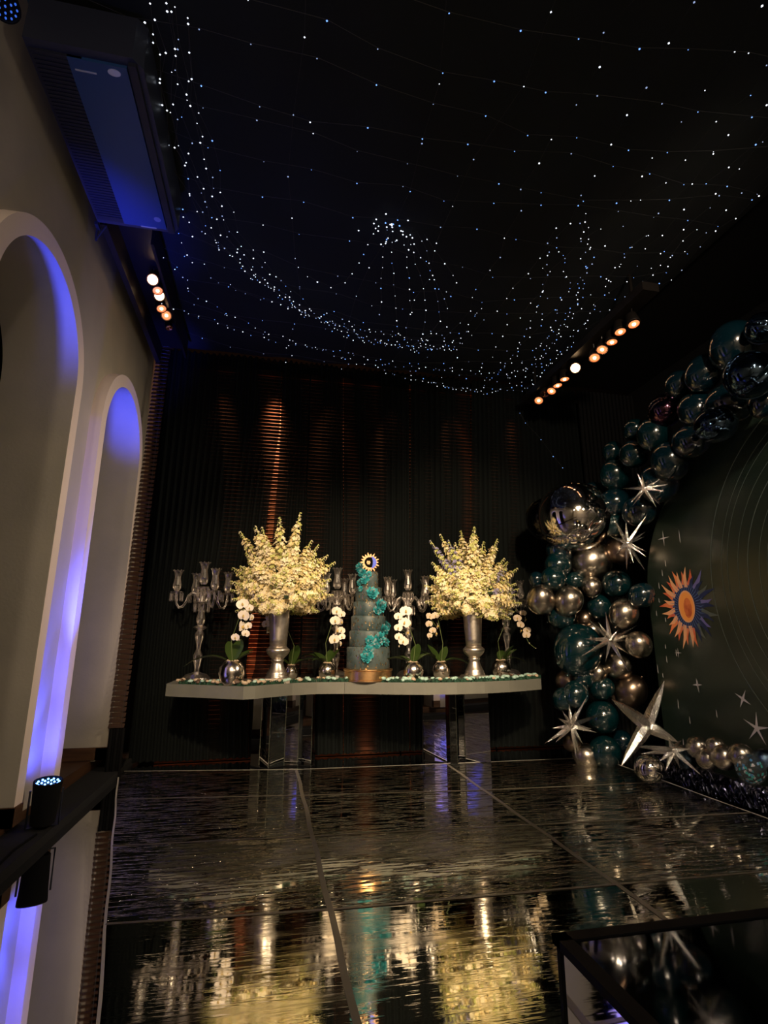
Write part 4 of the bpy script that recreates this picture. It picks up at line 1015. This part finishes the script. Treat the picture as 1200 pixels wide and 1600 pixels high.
# foil orbs with crimped seams
def orb(px, py, rx, mt, label, off=0, squash=.92, seam=((1, .3, .2), (.2, -.5, 1)), Pfix=None):
    P = Pfix or place(px, py, off); r = rx*mpp(P)*1.14; t = thing('foil_orb', P, label, 'balloon', 'foil orb balloons')
    axes = [Vector(s).normalized() for s in seam]
    def fn(d):
        v = 1
        for i, ax in enumerate(axes):
            s = abs(d.dot(ax)); tang = math.atan2(d.cross(ax).dot(Vector((0, 0, 1))), d.cross(ax).dot(Vector((1, 0, 0))))
            v -= .055*math.exp(-(s/.09)**2)*(1+.75*sin(tang*30)*math.exp(-((s-.06)/.12)**2))
        return v
    b = MB(); b.sphere((0, 0, 0), (r, r, r*squash), 120, 72, fn); b.build('envelope', mt, t, True, auto=None)
    ax = axes[0]; e = ax.orthogonal().normalized(); f_ = ax.cross(e); vs = []; n = 90
    for i in range(n):
        a = 2*pi*i/n; d = e*cos(a)+f_*sin(a); d = Vector((d.x, d.y, d.z*squash)); vs += [d*r*.95, d*r*(1.045+.01*sin(i*2.3))]
    b = MB(); b.add(vs, [(2*i, 2*i+1, 2*((i+1) % n)+1, 2*((i+1) % n)) for i in range(n)]); b.build('seam_flange', mt, t)
    return t
orb(897, 808, 50, M_orb, 'big mirror silver foil orb on the upper left of the balloon column', -.05, .96, ((.75, .45, -.75), (.75, .62, .4)))
orb(862, 812, 34, mat('black_foil', (.05, .05, .055), .15, 1), 'black foil orb half hidden behind the big silver one', .12, .95, ((.6, .5, .7), (.9, -.3, .3)))
orb(1172, 586, 33, M_bluefoil, 'dark blue mirror foil orb near the top right', -.22, .95, ((.2, .9, .3), (.8, .1, -.6)))
orb(1192, 512, 22, M_bluefoil, 'small dark foil orb at the top right picture edge', -.05, .95)
orb(1118, 664, 27, M_bluefoil, 'dark blue foil orb with a curved lower seam, mid arch', -.12, .9, ((-.4, .2, .9), (.7, .5, .1)))
orb(1039, 641, 22, mat('violet_foil', (.09, .11, .16), .10, 1, var=((.14, .06, .10), 3, 2)), 'violet tinted bubble foil orb on the outer edge of the arch', 0, 1, ((.9, .3, .3), (.1, .5, .8)))
P = atX(1014, 1201, 2.72); orb(0, 0, 19, M_orb, 'small silver foil orb on the floor by the tinsel', 0, .95, ((.2, .6, .5), (.8, .2, -.3)), Pfix=Vector((P.x, P.y, max(P.z, 19*mpp(P)+.01))))

# foil starbursts
SPK = MB(); SPK.lathe([(.012, 0), (.05, .06), (.075, .18), (.05, .5), (.0, 1)], 5)
for v in range(len(SPK.v)): x, y, z = SPK.v[v]; SPK.v[v] = (x*(1+.15*sin(z*40)), y*(1+.15*cos(z*37)), z)
SPM = SPK.mesh('spike', M_foil)
def burst(P, dirs, width, label):
    t = thing('foil_starburst', P, label, 'balloon', 'silver foil starbursts')
    for d in dirs:
        d = Vector(d); inst('spike', SPM, t, None, aim(d), (width, width, d.length))
    b = MB(); b.sphere((0, 0, 0), .022, 8, 6); b.build('hub', M_foil, t, True)
def pix_dirs(P, tips, depth):
    out = []
    for i, (px, py) in enumerate(tips):
        A = atY(px, py, P.y+depth[i % len(depth)]); out.append(A-P)
    return out
dp = [-.06, .05, -.10, .08, -.02]
def pburst(c, tips, w, label, off=-.2, dp=dp):
    P = place(*c, off); t_ = pix_dirs(P, tips, dp); burst(P, t_, w, label)
pburst((1007, 763), [(970, 763), (995, 738), (1003, 742), (1013, 746), (1030, 750), (1044, 757), (1032, 790), (1026, 793), (988, 791), (984, 787), (1040, 768)], .17, 'small silver foil starburst highest on the balloon arch')
pburst((980, 849), [(957, 806), (978, 815), (1011, 804), (1008, 838), (954, 838), (961, 867), (979, 890), (1010, 870), (1009, 893), (1010, 862), (966, 857), (1010, 830), (990, 880)], .20, 'silver foil starburst below the highest one, over the backdrop edge')
pburst((953, 1000), [(919, 967), (935, 972), (946, 955), (997, 976), (912, 998), (907, 1026), (946, 1035), (982, 1049), (988, 1025), (993, 990), (965, 985), (990, 1000), (930, 1010), (968, 1022)], .24, 'silver foil starburst beside the biggest teal balloon')
pburst((893, 1134), [(872, 1122), (889, 1100), (918, 1087), (944, 1114), (927, 1139), (934, 1145), (901, 1188), (849, 1163), (868, 1160), (911, 1163), (878, 1110), (862, 1138), (900, 1110), (905, 1180)], .24, 'silver foil starburst lowest on the left of the column')
SPB = MB(); SPB.lathe([(.10, 0), (.13, .08), (.12, .3), (.07, .7), (.0, 1)], 6, None, .3)
SPMB = SPB.mesh('arm', M_foil)
P = place(1011, 1133, -.35); t = thing('foil_star', P, 'large five armed silver foil star at the foot of the column', 'balloon')
for px, py, dy in [(1038, 1064, .0), (955, 1092, -.05), (970, 1198, -.10), (1060, 1160, -.05), (1022, 1100, .25)]:
    A = atY(px, py, P.y+dy); d = A-P; inst('arm', SPMB, t, None, aim(d), (.36, .36, d.length))
b = MB(); b.sphere((0, 0, 0), .035, 10, 8); b.build('hub', M_foil, t, True)
pburst((1052, 1172), [(985, 1165), (1078, 1163), (1080, 1170), (1063, 1202), (1040, 1205), (1020, 1172), (1045, 1152), (1100, 1215), (1084, 1190), (1000, 1178), (1030, 1190), (1066, 1155)], .26, 'silver foil starburst reclining on the floor beside the large star', -.15)

# ================================================================ FOREGROUND PLINTH
pb = atz(862, 1460, .45)
pl = thing('display_plinth', (pb.x+.5, pb.y-.5, 0), 'black glossy mirrored plinth in the bottom right foreground', 'plinth')
M_pl = mat('black_gloss', (.16, .17, .19), .04, 1); M_plside = mat('dark_mirror', (.86, .86, .92), .03, 1)
b = MB(); b.box((-.49, -.9, 0), (.9, .49, .44)); b.build('body', M_plside, pl)
b = MB(); b.box((-.47, -.88, .4405), (.88, .47, .449)); b.build('top_panel', M_pl, pl)
b = MB()
for lo, hi in (((-.5, -.9, .436), (-.47, .5, .452)), ((-.5, .47, .436), (.9, .5, .452)), ((-.494, .482, 0), (-.48, .494, .436))): b.box(lo, hi)
b.build('edge_frame', mat('black_frame', (.003, .003, .004), .6, spec=.1), pl)
